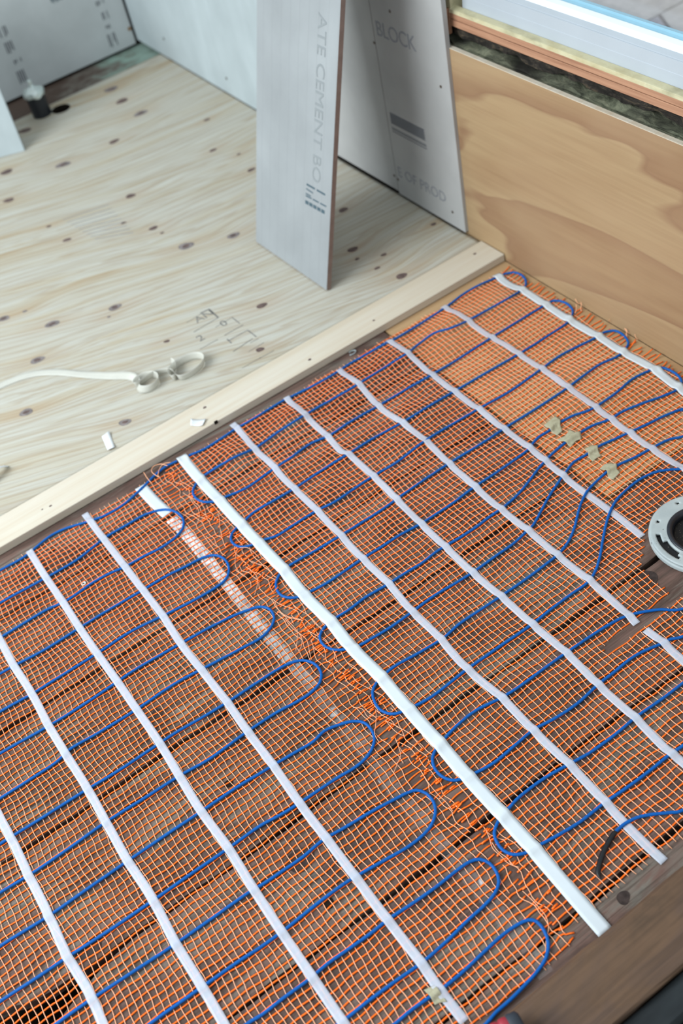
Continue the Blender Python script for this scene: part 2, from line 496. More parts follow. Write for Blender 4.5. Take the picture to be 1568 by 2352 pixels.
# ------------------------------------------------------------------ structure: far wall, right wall
meta(mk('wall_near_unseen', *box(-2.4, 1.5, -1.30, -1.25, -.02, 2.4), MAT['cement_far']), kind='structure')  # unseen wall behind the camera, added to dim light from that side
meta(mk('wall_far', *box(-.6, 1.42, 3.755, 3.80, -.022, 1.45), MAT['void_dark']), kind='structure')
meta(mk('subfloor_far', *box(-.6, 1.33, 3.40, 3.755, -.030, -.006), MAT['mint_painted_wood']), kind='structure')
WX = 1.305
wr_ = meta(mk('wall_right', *box(WX, WX + .016, .25, 1.86, .001, .482), MAT['wall_plywood']), kind='structure')
for k, (a, b) in enumerate([(.0, .0045), (.006, .0105), (.012, .016)]):       # plies seen on the sawn top edge
    mk('ply_layer', *box(WX + a, WX + b, .25, 1.86, .482, .4835), MAT['mossy_wood' if k > 1 else 'planed_pine'], wr_)
meta(mk('wall_stud', *box(WX + .018, 1.40, 1.86, 3.755, -.02, 1.42), MAT['void_dark']), kind='structure')

# ------------------------------------------------------------------ structure: window
def zX(row, x): return float(pxX(1300, row, x)[2])
YW0, YW1 = .25, 1.838
win = meta(empty('window_1', (1.36, 1.0, .50)), kind='structure')
def jitr(i, y): return (.003 * math.sin(y * 47 + i * 2) + .002 * math.sin(y * 131 + i), .0035 * math.sin(y * 31 + 1.7 * i) + .002 * math.sin(y * 97 + i))
mk('rough_sill_plate', *extrude_profile([(WX + .018, .30), (1.42, .30), (1.42, .489), (1.345, .489), (WX + .019, .485)], YW0, YW1 + .02, 160, lambda i, y: jitr(i, y) if i in (2, 3, 4) else (0, 0)), MAT['mossy_wood'], win)
mk('rotten_header', *extrude_profile([(1.336, .497), (1.42, .497), (1.42, zX(164, 1.345)), (1.334, zX(164, 1.334))], YW0, YW1, 160, lambda i, y: jitr(i, y) if i in (0, 1) else (0, 0)), MAT['rotten_wood'], win)
z0, z1, z2 = zX(164, 1.325), zX(133, 1.325), zX(122, 1.328)
zc = z0 + (z1 - z0) * .55
bevel(mk('sill_strip', *extrude_profile([(1.325, z0), (1.360, z0), (1.360, zc - .0006), (1.325, zc - .0006)], YW0, YW1), MAT['sill_wood'], win), .0012)
bevel(mk('sill_strip', *extrude_profile([(1.326, zc + .0004), (1.360, zc + .0004), (1.360, z1), (1.326, z1)], YW0, YW1), MAT['sill_wood'], win), .0012)
bevel(mk('painted_sill', *extrude_profile([(1.3265, z1), (1.360, z1 - .001), (1.346, zX(106, 1.346)), (1.331, z2 + .0005), (1.328, z2)], YW0, YW1), MAT['cream_paint'], win), .0008)
zb = zX(105, 1.347)
fr1 = [(1.347, zb - .012), (1.347, zb), (1.349, zX(79, 1.349)), (1.3495, zX(78, 1.3495)), (1.352, zX(50, 1.352)), (1.3545, zX(48, 1.3545)), (1.3545, zX(46, 1.3545)), (1.366, zX(33, 1.366)), (1.40, zX(33, 1.366)), (1.40, zb - .012)]
bevel(mk('frame_rail', *extrude_profile(fr1, YW0, YW1 - .02), MAT['vinyl_frame'], win), .0008)
sa = [(1.3665, zX(34, 1.3665)), (1.368, zX(28, 1.368)), (1.378, zX(17, 1.378)), (1.398, zX(5, 1.398)), (1.402, zX(4, 1.402)), (1.402, zX(34, 1.3665))]
bevel(mk('sash_rail', *extrude_profile(sa, YW0, YW1 - .02), MAT['vinyl_highlight'], win), .001)
be = [(1.402, zX(5, 1.402)), (1.408, zX(-3, 1.408)), (1.410, zX(-9, 1.410)), (1.414, zX(-10, 1.414)), (1.42, zX(-10, 1.414)), (1.42, zX(34, 1.3665)), (1.402, zX(34, 1.3665))]
mk('glazing_bead', *extrude_profile(be, YW0, YW1 - .02), MAT['glazing_bead'], win)
zg = zX(-10, 1.414)
mk('pane', *box(1.4155, 1.4195, YW0, YW1 - .02, zg - .004, 1.15), MAT['window_glass'], win)
bevel(mk('jamb', *box(1.330, 1.40, YW1, YW1 + .022, z0, 1.15), MAT['cream_paint'], win), .001)
bevel(mk('jamb_casing', *box(1.318, 1.332, YW1 + .004, YW1 + .022, z0 - .02, z2), MAT['sill_wood'], win), .001)

# patio outside
pat = meta(empty('patio', (2.6, 2.4, -.1)), kind='structure')
mk('paver_bed', *box(1.75, 4.4, .4, 4.6, -.20, -.108), MAT['paver_joint'], pat)
cn = (2.625, 2.475)
def paver(poly, mat):
    c = np.mean(poly, 0)
    P = [tuple(np.array(p) + (c - np.array(p)) / np.linalg.norm(c - np.array(p)) * .006) for p in poly]
    bevel(mk('paver', *prism(P, -.13, -.10 + random.uniform(-.002, .002)), mat, pat), .004)
sl = np.array([-.479, -.878])
def at(t): return tuple(np.array(cn) + sl * t)
paver([(1.9, 2.475), (3.15, 2.475), (3.15, 3.2), (1.9, 3.2)], MAT['paver_light'])
paver([(3.15, 2.475), (4.3, 2.475), (4.3, 3.2), (3.15, 3.2)], MAT['paver_grey'])
paver([(2.12, 2.475), cn, at(.42), (2.12, at(.42)[1])], MAT['paver_grey'])
paver([cn, (3.25, 2.475), (3.25, at(.42)[1]), at(.42)], MAT['paver_light'])
paver([(2.12, at(.42)[1]), (2.9, at(.42)[1]), (2.9, 1.4), (2.12, 1.4)], MAT['paver_light'])
paver([(2.9, at(.42)[1]), (3.8, at(.42)[1]), (3.8, 1.4), (2.9, 1.4)], MAT['paver_light'])
paver([(1.9, 3.2), (3.3, 3.2), (3.3, 4.3), (1.9, 4.3)], MAT['paver_light'])

# ------------------------------------------------------------------ plywood sheet over the far floor
PZ = .018
KNOTS = [(427,565,16),(536,541,13),(352,524,9),(264,706,13),(120,744,14),(86,827,14),(60,947,14),(287,970,13),(8,732,12),(601,702,11),(284,512,5),(597,803,9),(383,784,6),(154,551,8),(112,520,5),(20,460,10),(145,378,14),(300,450,10),(489,345,7),(255,205,13),(280,232,12),(323,260,13),(262,325,10),(57,300,12),(577,390,8),(475,275,6),(548,354,4),(250,728,4),(788,482,10),(810,573,11),(866,616,6),(922,634,12),(995,515,6),(881,585,6),(820,595,5),(15,395,12),(57,715,5),(372,535,4)]
def psi0(x, y):
    a, b = .36 * x, .04 * x + .27
    k = .08
    h_ = np.clip(.5 + .5 * (b - a) / k, 0, 1)
    return y + b * (1 - h_) + a * h_ - k * h_ * (1 - h_)
kw = [(px(u, v, PZ), r) for u, v, r in KNOTS]
SX0, SX1, SY0, SY1, ST = -.55, 1.300, 1.772, 3.535, .010
nx, ny = int((SX1 - SX0) / ST), int((SY1 - SY0) / ST)
gx, gy = np.linspace(SX0, SX1, nx + 1), np.linspace(SY0, SY1, ny + 1)
GX, GY = np.meshgrid(gx, gy)
hole = px(140, 250, PZ)[:2]; HR = .033
psi = psi0(GX, GY); eye = np.zeros_like(psi)
for p, r in kw:
    dpsi = psi0(GX, GY) - psi0(np.array(p[0]), np.array(p[1])); dx = GX - p[0]
    rr = .010 + .0012 * r
    w_ = np.exp(-(dx / (5 * rr)) ** 2 - (dpsi / (2.2 * rr)) ** 2)
    psi = psi + np.sign(dpsi + 1e-9) * 0 + w_ * rr * .9
    eye = np.maximum(eye, np.exp(-(dx / (3.4 * rr)) ** 2 - (dpsi / (1.3 * rr)) ** 2) * .8)
top = np.stack([GX, GY, np.full_like(GX, PZ)], -1).reshape(-1, 3)
# open the round hole beside the pipe stub
d = np.hypot(top[:, 0] - hole[0], top[:, 1] - hole[1])
idx = np.arange((nx + 1) * (ny + 1)).reshape(ny + 1, nx + 1)
Q = np.stack([idx[:-1, :-1], idx[:-1, 1:], idx[1:, 1:], idx[1:, :-1]], -1).reshape(-1, 4)
cen = top[Q].mean(1); keep = np.hypot(cen[:, 0] - hole[0], cen[:, 1] - hole[1]) > HR
gone = np.zeros(len(top), int); np.add.at(gone, Q[~keep].ravel(), 1)
kept = np.zeros(len(top), int); np.add.at(kept, Q[keep].ravel(), 1)
bd = (gone > 0) & (kept > 0)
top[bd, :2] = hole + (top[bd, :2] - hole) / d[bd, None] * HR
Q = Q[keep]
# bottom rim
ring = np.concatenate([idx[0, :], idx[1:, -1], idx[-1, -2::-1], idx[-2:0:-1, 0]])
low = top[ring].copy(); low[:, 2] = .0005
n0 = len(top); k = np.arange(len(ring)); k2 = (k + 1) % len(ring)
Qs = np.stack([ring[k2], ring[k], n0 + k, n0 + k2], -1)
sheet = mk_np('plywood_sheet', np.vstack([top, low]), np.vstack([Q, Qs]), MAT['knotty_plywood'], None, False)
at_ = sheet.data.attributes.new('grain', 'FLOAT_VECTOR', 'POINT')
al_ = np.zeros((n0 + len(ring), 3), np.float32)
al_[:n0, 0] = psi.ravel(); al_[:n0, 1] = GX.ravel(); al_[:n0, 2] = eye.ravel()
al_[n0:] = al_[ring]
at_.data.foreach_set('vector', al_.ravel())
meta(sheet, 'pale knotty plywood sheet covering the floor beyond the pine board', 'plywood')
hv, hq = tube_data(np.array([[hole[0], hole[1], PZ], [hole[0], hole[1], -.06]]), HR, 28)
mk_np('hole_rim', hv, hq, MAT['void_dark'], sheet)  # coloured dark in place of the shade inside the hole
for p, r in kw:
    mtl = 'knot_grey' if r > 12 or p[0] < .5 else 'knot_dark'
    q = .00074 * r * np.linalg.norm(p - [0, 0, H]) / 1.9
    slope = -.33 if p[0] < .8 else -.05
    disc('knot', p, q * 1.25, q * .85, PZ, MAT[mtl], sheet, slope)
    if r > 10:
        disc('knot', p, q * .6, q * .4, PZ + .0003, MAT['knot_dark'], sheet, slope)
# mill stamp
def stroke(a, b, w, z, mat, par, name='stamp_mark'):
    a, b = np.array(a)[:2], np.array(b)[:2]; t = b - a; t = t / np.linalg.norm(t); s = np.array([-t[1], t[0]]) * w / 2
    return mk(name, *prism([tuple(a - s), tuple(b - s), tuple(b + s), tuple(a + s)], z, z + .0003), mat, par)
def spx(pts, w=.002, s=6.03, o=(400, 680)):
    P = [px(o[0] + a / s, o[1] + b / s, PZ) for a, b in pts]
    for a, b in zip(P[:-1], P[1:]): stroke(a, b, w, PZ + .0001, MAT['stamp_ink'], sheet)
spx([(170, 370), (480, 180)], .0012); spx([(360, 240), (485, 180)], .003); spx([(485, 185), (610, 300)], .004); spx([(270, 500), (610, 300)], .002)
spx([(570, 435), (800, 295)], .0012); spx([(800, 295), (905, 380)], .0025); spx([(695, 545), (955, 400)], .0022)
spx([(360, 735), (605, 600)], .0016); spx([(750, 620), (1020, 470)], .0022); spx([(1020, 475), (1135, 565)], .003); spx([(815, 770), (1085, 590)], .0025)
spx([(1025, 775), (1240, 645)], .0015); spx([(1050, 650), (1170, 590)], .0015); spx([(1170, 870), (1380, 755)], .0015); spx([(940, 1000), (1200, 850)], .0012)
for k in range(9):                                    # faint bar print farther back
    a = px(195 + k * 9 - 50, 505 + k * 5.5, PZ); b = px(250 + k * 7, 470 + k * 8, PZ)
    stroke(a, b, .0022, PZ + .0001, MAT['ink_faint'], sheet)

def text_mesh(name, body, size, mat, par, M4, space=1.0, extrude=.0003):
    cu = bpy.data.curves.new(name, 'FONT'); cu.body = body; cu.size = size; cu.extrude = extrude; cu.space_character = space
    cu.align_x = 'LEFT'; cu.align_y = 'BOTTOM_BASELINE' if False else 'BOTTOM'
    ob = bpy.data.objects.new(name, cu); COL.objects.link(ob)
    dg = bpy.context.evaluated_depsgraph_get(); me = bpy.data.meshes.new_from_object(ob.evaluated_get(dg))
    bpy.data.objects.remove(ob)
    me.transform(M4)
    me.name = name
    return link(name, me, mat, par)
def frame(o, x, y):
    x = Vector(x).normalized(); y = Vector(y).normalized(); z = x.cross(y)
    M4 = Matrix.Identity(4)
    for i in range(3): M4[i][0], M4[i][1], M4[i][2], M4[i][3] = x[i], y[i], z[i], o[i]
    return M4
def stamp_text(body, crop, size):
    p = px(400 + crop[0] / 6.03, 680 + crop[1] / 6.03, PZ + .0001)
    text_mesh('stamp_mark', body, size, MAT['stamp_ink'], sheet, frame(p, (1, 0, 0), (0, 1, 0)))
stamp_text('AN', (335, 395), .036); stamp_text('0', (690, 445), .034); stamp_text('2', (370, 655), .036); stamp_text('1', (770, 690), .032)

# ------------------------------------------------------------------ pine board between the two floors
BY0, BY1, BZ = 1.684, 1.770, .0205
pine = mk('pine_board', *box(-.60, 1.303, BY0, BY1, .0008, BZ), MAT['planed_pine'])
bevel(pine, .0015)
meta(pine, 'long pale pine board lying along the edge of the plywood sheet', 'board')
for (u, v, r) in [(1090, 583, 4), (858, 736, 3), (711, 826, 4), (470, 936, 4), (116, 1162, 3), (97, 1170, 2), (1046, 566, 0)]:
    if r:
        p = px(u, v, BZ); disc('knot', p, .0011 * r, .0008 * r, BZ - .0001, MAT['knot_dark'], pine)
p = pxY(496, 970, BY0)
mk('nail', *[(lambda V, F_: (V, F_))(*box(p[0] - .004, p[0] + .004, BY0 - .0012, BY0 + .001, p[2] - .004, p[2] + .004))][0], MAT['void_dark'], pine)

# ------------------------------------------------------------------ cement boards on the right wall
def cboard(name, V, Fc, mat, label, group=None):
    o = mk(name, V, Fc, mat)
    return meta(o, label, 'cement board', group)
b1 = cboard('cement_board', *box(1.2975, 1.3095, 2.106, 2.58, PZ + .011, 1.42), MAT['cement_grey'], 'blank grey cement board on the wall behind the leaning board')
b2 = cboard('cement_board', *box(1.2955, 1.3085, 1.822, 2.101, PZ + .006, 1.42), MAT['cement_grey'], 'printed grey cement board on the wall next to the window')
b3 = cboard('cement_board', *box(1.2965, 1.3095, 2.584, 3.724, PZ + .002, 1.42), MAT['cement_white'], 'whitish cement board at the far corner of the right wall')
for b in (b1, b2, b3): bevel(b, .0012)
def screw_on_x(u, v, x, par, r=.0045):
    p = pxX(u, v, x)
    P = [(0, r * math.cos(2 * math.pi * k / 12), r * math.sin(2 * math.pi * k / 12)) for k in range(12)]
    V = [(x - .0012, p[1] + a[1] * .7, p[2] + a[2] * .7) for a in P] + [(x + .001, p[1] + a[1], p[2] + a[2]) for a in P]
    Fc = [tuple(range(12))] + [(k, (k + 1) % 12, 12 + (k + 1) % 12, 12 + k) for k in range(12)]
    mk('screw', V, Fc, MAT['screw_metal'], par)
for q in [(1012, 199), (1039, 487), (895, 26), (914, 412)]: screw_on_x(q[0], q[1], 1.2955, b2)
for q in [(859, 98), (905, 403)]: screw_on_x(q[0], q[1], 1.2975, b1)
for q in [(297, 66)]: pass
for q in [(376, 89), (520, 180)]: screw_on_x(q[0], q[1], 1.2965, b3, .006)
def wall_text(body, u, v, size, mat, par, x, space=1.0):
    p = pxX(u, v, x)
    text_mesh('printed_lettering', body, size, mat, par, frame((x - .0002, p[1], p[2]), (0, -1, 0), (0, 0, 1)), space)
wall_text('BLOCK', 866, 89, .050, MAT['ink_faint'], b2, 1.2955, .95)
wall_text('E OF PROD', 915, 409, .040, MAT['ink_faint'], b2, 1.2955, 1.02)
wall_text('USE  PROD', 920, 420, .026, MAT['ink_faint'], b2, 1.2955, 1.1) if False else None
def bar_x(u0, v0, u1, v1, x, h, mat, par):
    a, b = pxX(u0, v0, x), pxX(u1, v1, x)
    zc_ = (a[2] + b[2]) / 2
    mk('printed_lettering', *box(x - .0004, x + .0002, min(a[1], b[1]), max(a[1], b[1]), zc_ - h / 2, zc_ + h / 2), mat, par)
ya, yb = pxX(893, 254, 1.2955)[1], pxX(975, 305, 1.2955)[1]
zt, zl = pxX(975, 299, 1.2955)[2], pxX(975, 322, 1.2955)[2]
for k in range(13):
    z = zt + (zl - zt) * k / 12
    mk('printed_lettering', *box(1.2951, 1.2957, yb + .002 * (k % 3), ya - .002, z - .0008, z + .0008), MAT['ink_grey'], b2)
for k, dz in enumerate((.012, .016, .022)):
    mk('printed_lettering', *box(1.2951, 1.2957, yb, ya - .002, zl - dz - .0011, zl - dz + .0011), MAT['ink_grey'], b2)

# ------------------------------------------------------------------ leaning cement board
B1, B2 = px(588, 555, PZ + .0037), px(750, 667, PZ + .0037)
wdir = B2 - B1; W_ = np.linalg.norm(wdir); wdir /= W_
nrm = np.array([-wdir[1], wdir[0], 0]); nrm = nrm if nrm[0] > 0 else -nrm
ang = math.radians(73.5)
up = math.cos(ang) * nrm + math.sin(ang) * np.array([0, 0, 1]); back = np.cross(wdir, up); back = back if back[0] > 0 else -back
L_, T_ = 1.262, .0125
o0 = B1 + np.array([0, 0, .0005])
me_v, me_f = [], []
for t in (0, T_):
    for l in (0, L_):
        for w_ in (0, W_):
            me_v.append(o0 + wdir * w_ + up * l + back * t)
lean = mk('cement_board', me_v, [(0, 1, 3, 2), (4, 6, 7, 5), (0, 4, 5, 1), (2, 3, 7, 6), (0, 2, 6, 4), (1, 5, 7, 3)], MAT['cement_pale'])
at_ = lean.data.attributes.new('across', 'FLOAT', 'POINT')
at_.data.foreach_set('value', [0, 1, 0, 1, 0, 1, 0, 1] if False else [0.0, W_, 0.0, W_, 0.0, W_, 0.0, W_])
lean.data.materials.append(MAT['cement_edge'])
for i in (2, 3, 4, 5): lean.data.polygons[i].material_index = 1
meta(lean, 'tall narrow cement board leaning on the wall in mid floor', 'cement board')
def on_lean(u, v):
    """point of the board's face seen at a pixel: (across, along)"""
    d = ray(u, v); o = np.array([0, 0, H]); nn = np.cross(wdir, up)
    t = np.dot(o0 - o, nn) / np.dot(d, nn); p = o + d * t - o0
    return np.dot(p, wdir), np.dot(p, up)
face = lambda a, l: o0 + wdir * a + up * l - back * .0003
a0, l0 = on_lean(727, 26); a1, l1 = on_lean(716, 413)
body = 'ATE CEMENT BO'
tm = text_mesh('printed_lettering', body, .046, MAT['ink_ghost'], lean, frame(face(a0 - .002, l0), -up, wdir), 1.0)
# stretch the line of letters to its measured length
xs = np.array([v.co[:] for v in tm.data.vertices]); q = (xs - np.array(face(a0 - .002, l0))) @ (-up)
sc = (l0 - l1) / q.max()
for v, t in zip(tm.data.vertices, q): v.co = Vector(np.array(v.co) + (-up) * t * (sc - 1))
for (u0, v0, u1, v1, h_, seg) in [(704, 423, 751, 450, .0045, 2), (703, 433, 722, 446, .003, 1), (702, 444, 716, 452, .003, 1), (702, 449, 752, 476, .0035, 3), (701, 463, 747, 489, .0085, 5)]:
    aa, la = on_lean(u0, v0); ab, lb = on_lean(u1, v1)
    for k in range(seg):
        t0, t1 = k / seg, (k + .82) / seg
        p0 = face(aa + (ab - aa) * t0, la + (lb - la) * t0); p1 = face(aa + (ab - aa) * t1, la + (lb - la) * t1)
        V = [p0 - up * h_ / 2, p1 - up * h_ / 2, p1 + up * h_ / 2, p0 + up * h_ / 2]
        V = V + [x + back * .0006 for x in V]
        mk('printed_lettering', V, [(0, 1, 2, 3), (7, 6, 5, 4), (0, 4, 5, 1), (1, 5, 6, 2), (2, 6, 7, 3), (3, 7, 4, 0)], MAT['ink_dark'], lean)

# ------------------------------------------------------------------ far wall cement board and the piece at the left
zf = float(pxY(328, 100, 3.735)[2]) + .010
fb = cboard('cement_board', *box(-.30, 1.292, 3.735, 3.748, zf, 1.42), MAT['cement_far'], 'large grey cement board on the far wall above the pipe stub')
bevel(fb, .0012)
meta(mk('gap_shade_1', *box(-.30, 1.33, 3.748, 3.755, -.005, zf + .01), MAT['void_dark']), kind='structure')  # dark strip painted in as the shaded gap under the far board
def marks(u0, v0, u1, v1, width, rows, par, y, mat, seed):
    r_ = random.Random(seed)
    a, b = pxY(u0, v0, y), pxY(u1, v1, y)
    z = a[2]
    x = a[0]
    while z > b[2]:
        h_ = r_.uniform(.012, .05)
        for k in range(rows):
            if r_.random() < .75:
                xx = x + (k - rows / 2) * width / rows
                mk('printed_lettering', *box(xx, xx + width / rows * .55, y - .0005, y + .0002, z - h_ * r_.uniform(.6, 1), z), mat, par)
        z -= h_ + r_.uniform(.006, .02)
marks(228, 0, 255, 118, .034, 5, fb, 3.735, MAT['ink_grey'], 3)
marks(6, 60, 28, 188, .040, 5, fb, 3.735, MAT['ink_grey'], 5)
marks(122, -30, 126, 8, .050, 8, fb, 3.735, MAT['ink_dark'], 8)
p = pxY(297, 66, 3.735)
disc_v = [(p[0] + .007 * math.cos(2 * math.pi * k / 12), 3.7335, p[2] + .007 * math.sin(2 * math.pi * k / 12)) for k in range(12)]
mk('screw', disc_v + [(v[0], 3.736, v[2]) for v in disc_v], [tuple(range(12))] + [(k, (k + 1) % 12, 12 + (k + 1) % 12, 12 + k) for k in range(12)], MAT['knot_rim'], fb)

c0 = px(57, 347, PZ); c1 = px(-160, 405, PZ)
dd = (c1 - c0) / np.linalg.norm(c1 - c0); nb = np.array([-dd[1], dd[0], 0]); nb = nb if nb[1] > 0 else -nb
upl = np.array([0, 0, 1.0]) + nb * .12; upl /= np.linalg.norm(upl)
V = []
for t in (0, .0125):
    for l in (0, .50):
        for w_ in (0, .36): V.append(c0 + np.array([0, 0, .0006 + .0]) + dd * w_ + upl * l + nb * t)
o = mk('cement_board', V, [(0, 2, 3, 1), (4, 5, 7, 6), (0, 1, 5, 4), (2, 6, 7, 3), (0, 4, 6, 2), (1, 3, 7, 5)], MAT['cement_white'])
meta(o, 'small cement board offcut standing in front of the pipe stub', 'cement board')

# ------------------------------------------------------------------ pipe stub with taped top
pb = px(98, 263, PZ); pb = np.array([pb[0], pb[1], PZ])
pipe = empty('pipe_stub', tuple(pb)); meta(pipe, 'short black pipe stub with silver taped top by the far wall', 'pipe')
PR = .032; PH = .082
V, Q_ = tube_data(np.array([pb + [0, 0, .0004], pb + [0, 0, PH]]), PR, 32); mk_np('pipe_body', V, Q_, MAT['black_plastic'], pipe)
V, Q_ = [], []
prof = [(PR + .003, PH - .014), (PR + .004, PH - .002), (PR - .002, PH + .007), (.020, PH + .011), (.009, PH + .016), (.006, PH + .026), (.009, PH + .036), (.003, PH + .040)]
nn_ = 28
for i, (r_, z_) in enumerate(prof):
    for k in range(nn_):
        a = 2 * math.pi * k / nn_; q = 1 + .05 * math.sin(3 * a + i) + .04 * math.sin(7 * a + 2 * i)
        V.append((pb[0] + r_ * q * math.cos(a), pb[1] + r_ * q * math.sin(a), z_ + PZ + .002 * math.sin(5 * a + i)))
for i in range(len(prof) - 1):
    for k in range(nn_): Q_.append((i * nn_ + k, i * nn_ + (k + 1) % nn_, (i + 1) * nn_ + (k + 1) % nn_, (i + 1) * nn_ + k))
mk_np('taped_cap', V, Q_, MAT['silver_tape'], pipe)

# ------------------------------------------------------------------ heating mats
YB = {0: .402, 1: .418}                        # near edges of the two mesh sections
def zs(x, y):
    """height of the mesh above the planks: it arches between its tapes near the pine board"""
    x, y = np.asarray(x, float), np.asarray(y, float)
    rt = np.clip((x - .40) / .06, 0, 1) * np.clip((1.25 - x) / .05, 0, 1)
    edge = np.exp(-((y - 1.585) / .045) ** 2) * (.007 + .004 * np.sin(x * 43 + .6))
    wave = .0042 * np.clip(np.sin(x * 34 + 2.2 * np.sin(y * 5.2)) * np.sin(y * 39 + .8 + 1.4 * np.sin(x * 7)), 0, 1) * np.clip((y - .9) / .4, 0.35, 1)
    lft = (1 - rt) * (.0016 * np.clip(np.sin(x * 29 + 1) * np.sin(y * 36 + 2 * x), 0, 1))
    lft = lft + .006 * np.exp(-((x - .03) / .06) ** 2 - ((y - 1.585) / .03) ** 2)
    return .0009 + rt * (edge + wave) + lft
def pz(u, v, dz=0.0):
    z = .002
    for _ in range(6):
        p = px(u, v, z); z = float(zs(p[0], p[1])) + dz
    return px(u, v, z)
def crop(o, s, pts): return [(o[0] + a / s, o[1] + b / s) for a, b in pts]
L1 = lambda *p: crop((0, 1050), 2.24, p)
L2 = lambda *p: crop((0, 1700), 2.24, p)
Mc = lambda *p: crop((600, 1700), 2.613, p)
C8 = lambda *p: crop((400, 1000), 2.613, p)
c3 = lambda *p: crop((1000, 1700), 2.7606, p)
c4 = lambda *p: crop((0, 600), 1.96, p)
c5 = lambda *p: crop((800, 550), 2.0417, p)
c6 = lambda *p: crop((1000, 850), 2.7606, p)
c9 = lambda *p: crop((900, 1300), 2.347, p)
# left section: row 0 is the link from the right section, then eight hairpins
LEFT = [
 L1((0, 750), (220, 630), (400, 525), (540, 415), (650, 350), (760, 290), (850, 270), (910, 285), (942, 320), (940, 365), (900, 415), (830, 465), (740, 510), (640, 565), (560, 600), (470, 650), (400, 700), (330, 745), (250, 780), (130, 850), (0, 930)),
 L1((0, 1115), (90, 1065), (240, 985), (415, 875), (560, 785), (725, 690), (850, 615), (950, 565), (1050, 515), (1110, 505), (1160, 530), (1178, 580), (1160, 630), (1110, 670), (1000, 735), (830, 820), (660, 905), (500, 1010), (290, 1140), (170, 1215), (0, 1310)),
 L1((0, 1525), (230, 1395), (450, 1260), (590, 1165), (700, 1090), (920, 965), (1100, 865), (1240, 800), (1340, 770), (1390, 785), (1410, 830), (1390, 880), (1340, 930), (1240, 985), (1040, 1090), (900, 1165), (700, 1300), (520, 1410), (350, 1510)) + L2((300, 105), (150, 205), (0, 300)),
 L2((0, 535), (200, 410), (430, 265), (620, 150), (830, 10)) + C8((0, 1790), (190, 1680), (330, 1595), (480, 1495), (620, 1405), (700, 1365), (770, 1350), (840, 1370), (880, 1420), (875, 1480), (830, 1535), (760, 1585), (620, 1660), (480, 1750), (380, 1820)) + L2((1080, 95), (930, 180), (740, 300), (540, 425), (350, 560), (150, 695), (0, 785)),
 L2((0, 1060), (250, 905), (450, 765), (660, 620), (850, 490), (1030, 370), (1230, 235)) + Mc((0, 195), (90, 140), (200, 75), (310, 10)) + C8((900, 1775), (980, 1740), (1080, 1715), (1140, 1725), (1185, 1770), (1201, 1825)) + Mc((660, 60), (620, 115), (560, 165), (450, 230), (330, 310), (240, 370), (130, 440), (0, 510)) + L2((1170, 560), (980, 690), (780, 830), (560, 980), (350, 1115), (170, 1235), (0, 1345)),
 L2((290, 1460), (460, 1340), (680, 1195), (900, 1050), (1100, 910), (1300, 770)) + Mc((0, 870), (120, 790), (250, 700), (370, 600), (500, 525), (650, 435), (800, 355), (880, 315), (930, 300), (990, 320), (1035, 375), (1045, 430), (1020, 510), (970, 570), (880, 640), (750, 715), (590, 805), (500, 860), (350, 970), (150, 1130), (0, 1240)) + L2((1240, 1130), (1040, 1270), (770, 1460)),
 L2((1270, 1460),) + Mc((0, 1650), (130, 1550), (280, 1440), (400, 1340), (500, 1270), (650, 1165), (770, 1070), (900, 985), (1050, 880), (1170, 785), (1250, 730), (1310, 715), (1370, 740), (1410, 790), (1425, 850), (1400, 920), (1340, 990), (1240, 1080), (1130, 1190), (970, 1330), (800, 1450), (650, 1560), (510, 1670), (460, 1704)),
 Mc((800, 1704), (900, 1620), (1000, 1550), (1080, 1495)) + c3((30, 1585), (150, 1490), (300, 1350), (420, 1240), (520, 1170), (590, 1140), (640, 1150), (690, 1210), (715, 1290), (700, 1380), (650, 1460), (570, 1550), (470, 1650), (380, 1730), (320, 1800)),
]
LINK = L1((910, 20), (850, 50), (800, 90), (740, 150), (640, 240), (540, 300), (440, 335), (330, 370), (260, 405), (190, 460), (130, 510), (0, 583))
XE = -.47
def wpts(l, dz=.0032): return [pz(u, v, dz) for u, v in l]
def arc(p, q, n=7):
    """U-turn outside the picture from p to q"""
    c = (p + q) / 2; r = np.linalg.norm(p - q) / 2; s = 1 if p[0] > 0.5 else -1
    d0 = (p - c) / r
    return [c + d0 * r * math.cos(math.pi * k / n) + np.array([s * r * .9 * math.sin(math.pi * k / n), 0, 0]) for k in range(1, n)]
def far_left(p): return np.array([XE, p[1] - .002, float(zs(XE, p[1])) + .0032])
path = wpts(LINK)
segs = [wpts(l) for l in LEFT]
for sgm in segs:
    a, b = far_left(path[-1]), far_left(sgm[0])
    path += [path[-1] * .5 + a * .5, a] + arc(a, b) + [b, b * .5 + sgm[0] * .5] + sgm
path += [far_left(path[-1])]
cable_L = resample(path, .007)

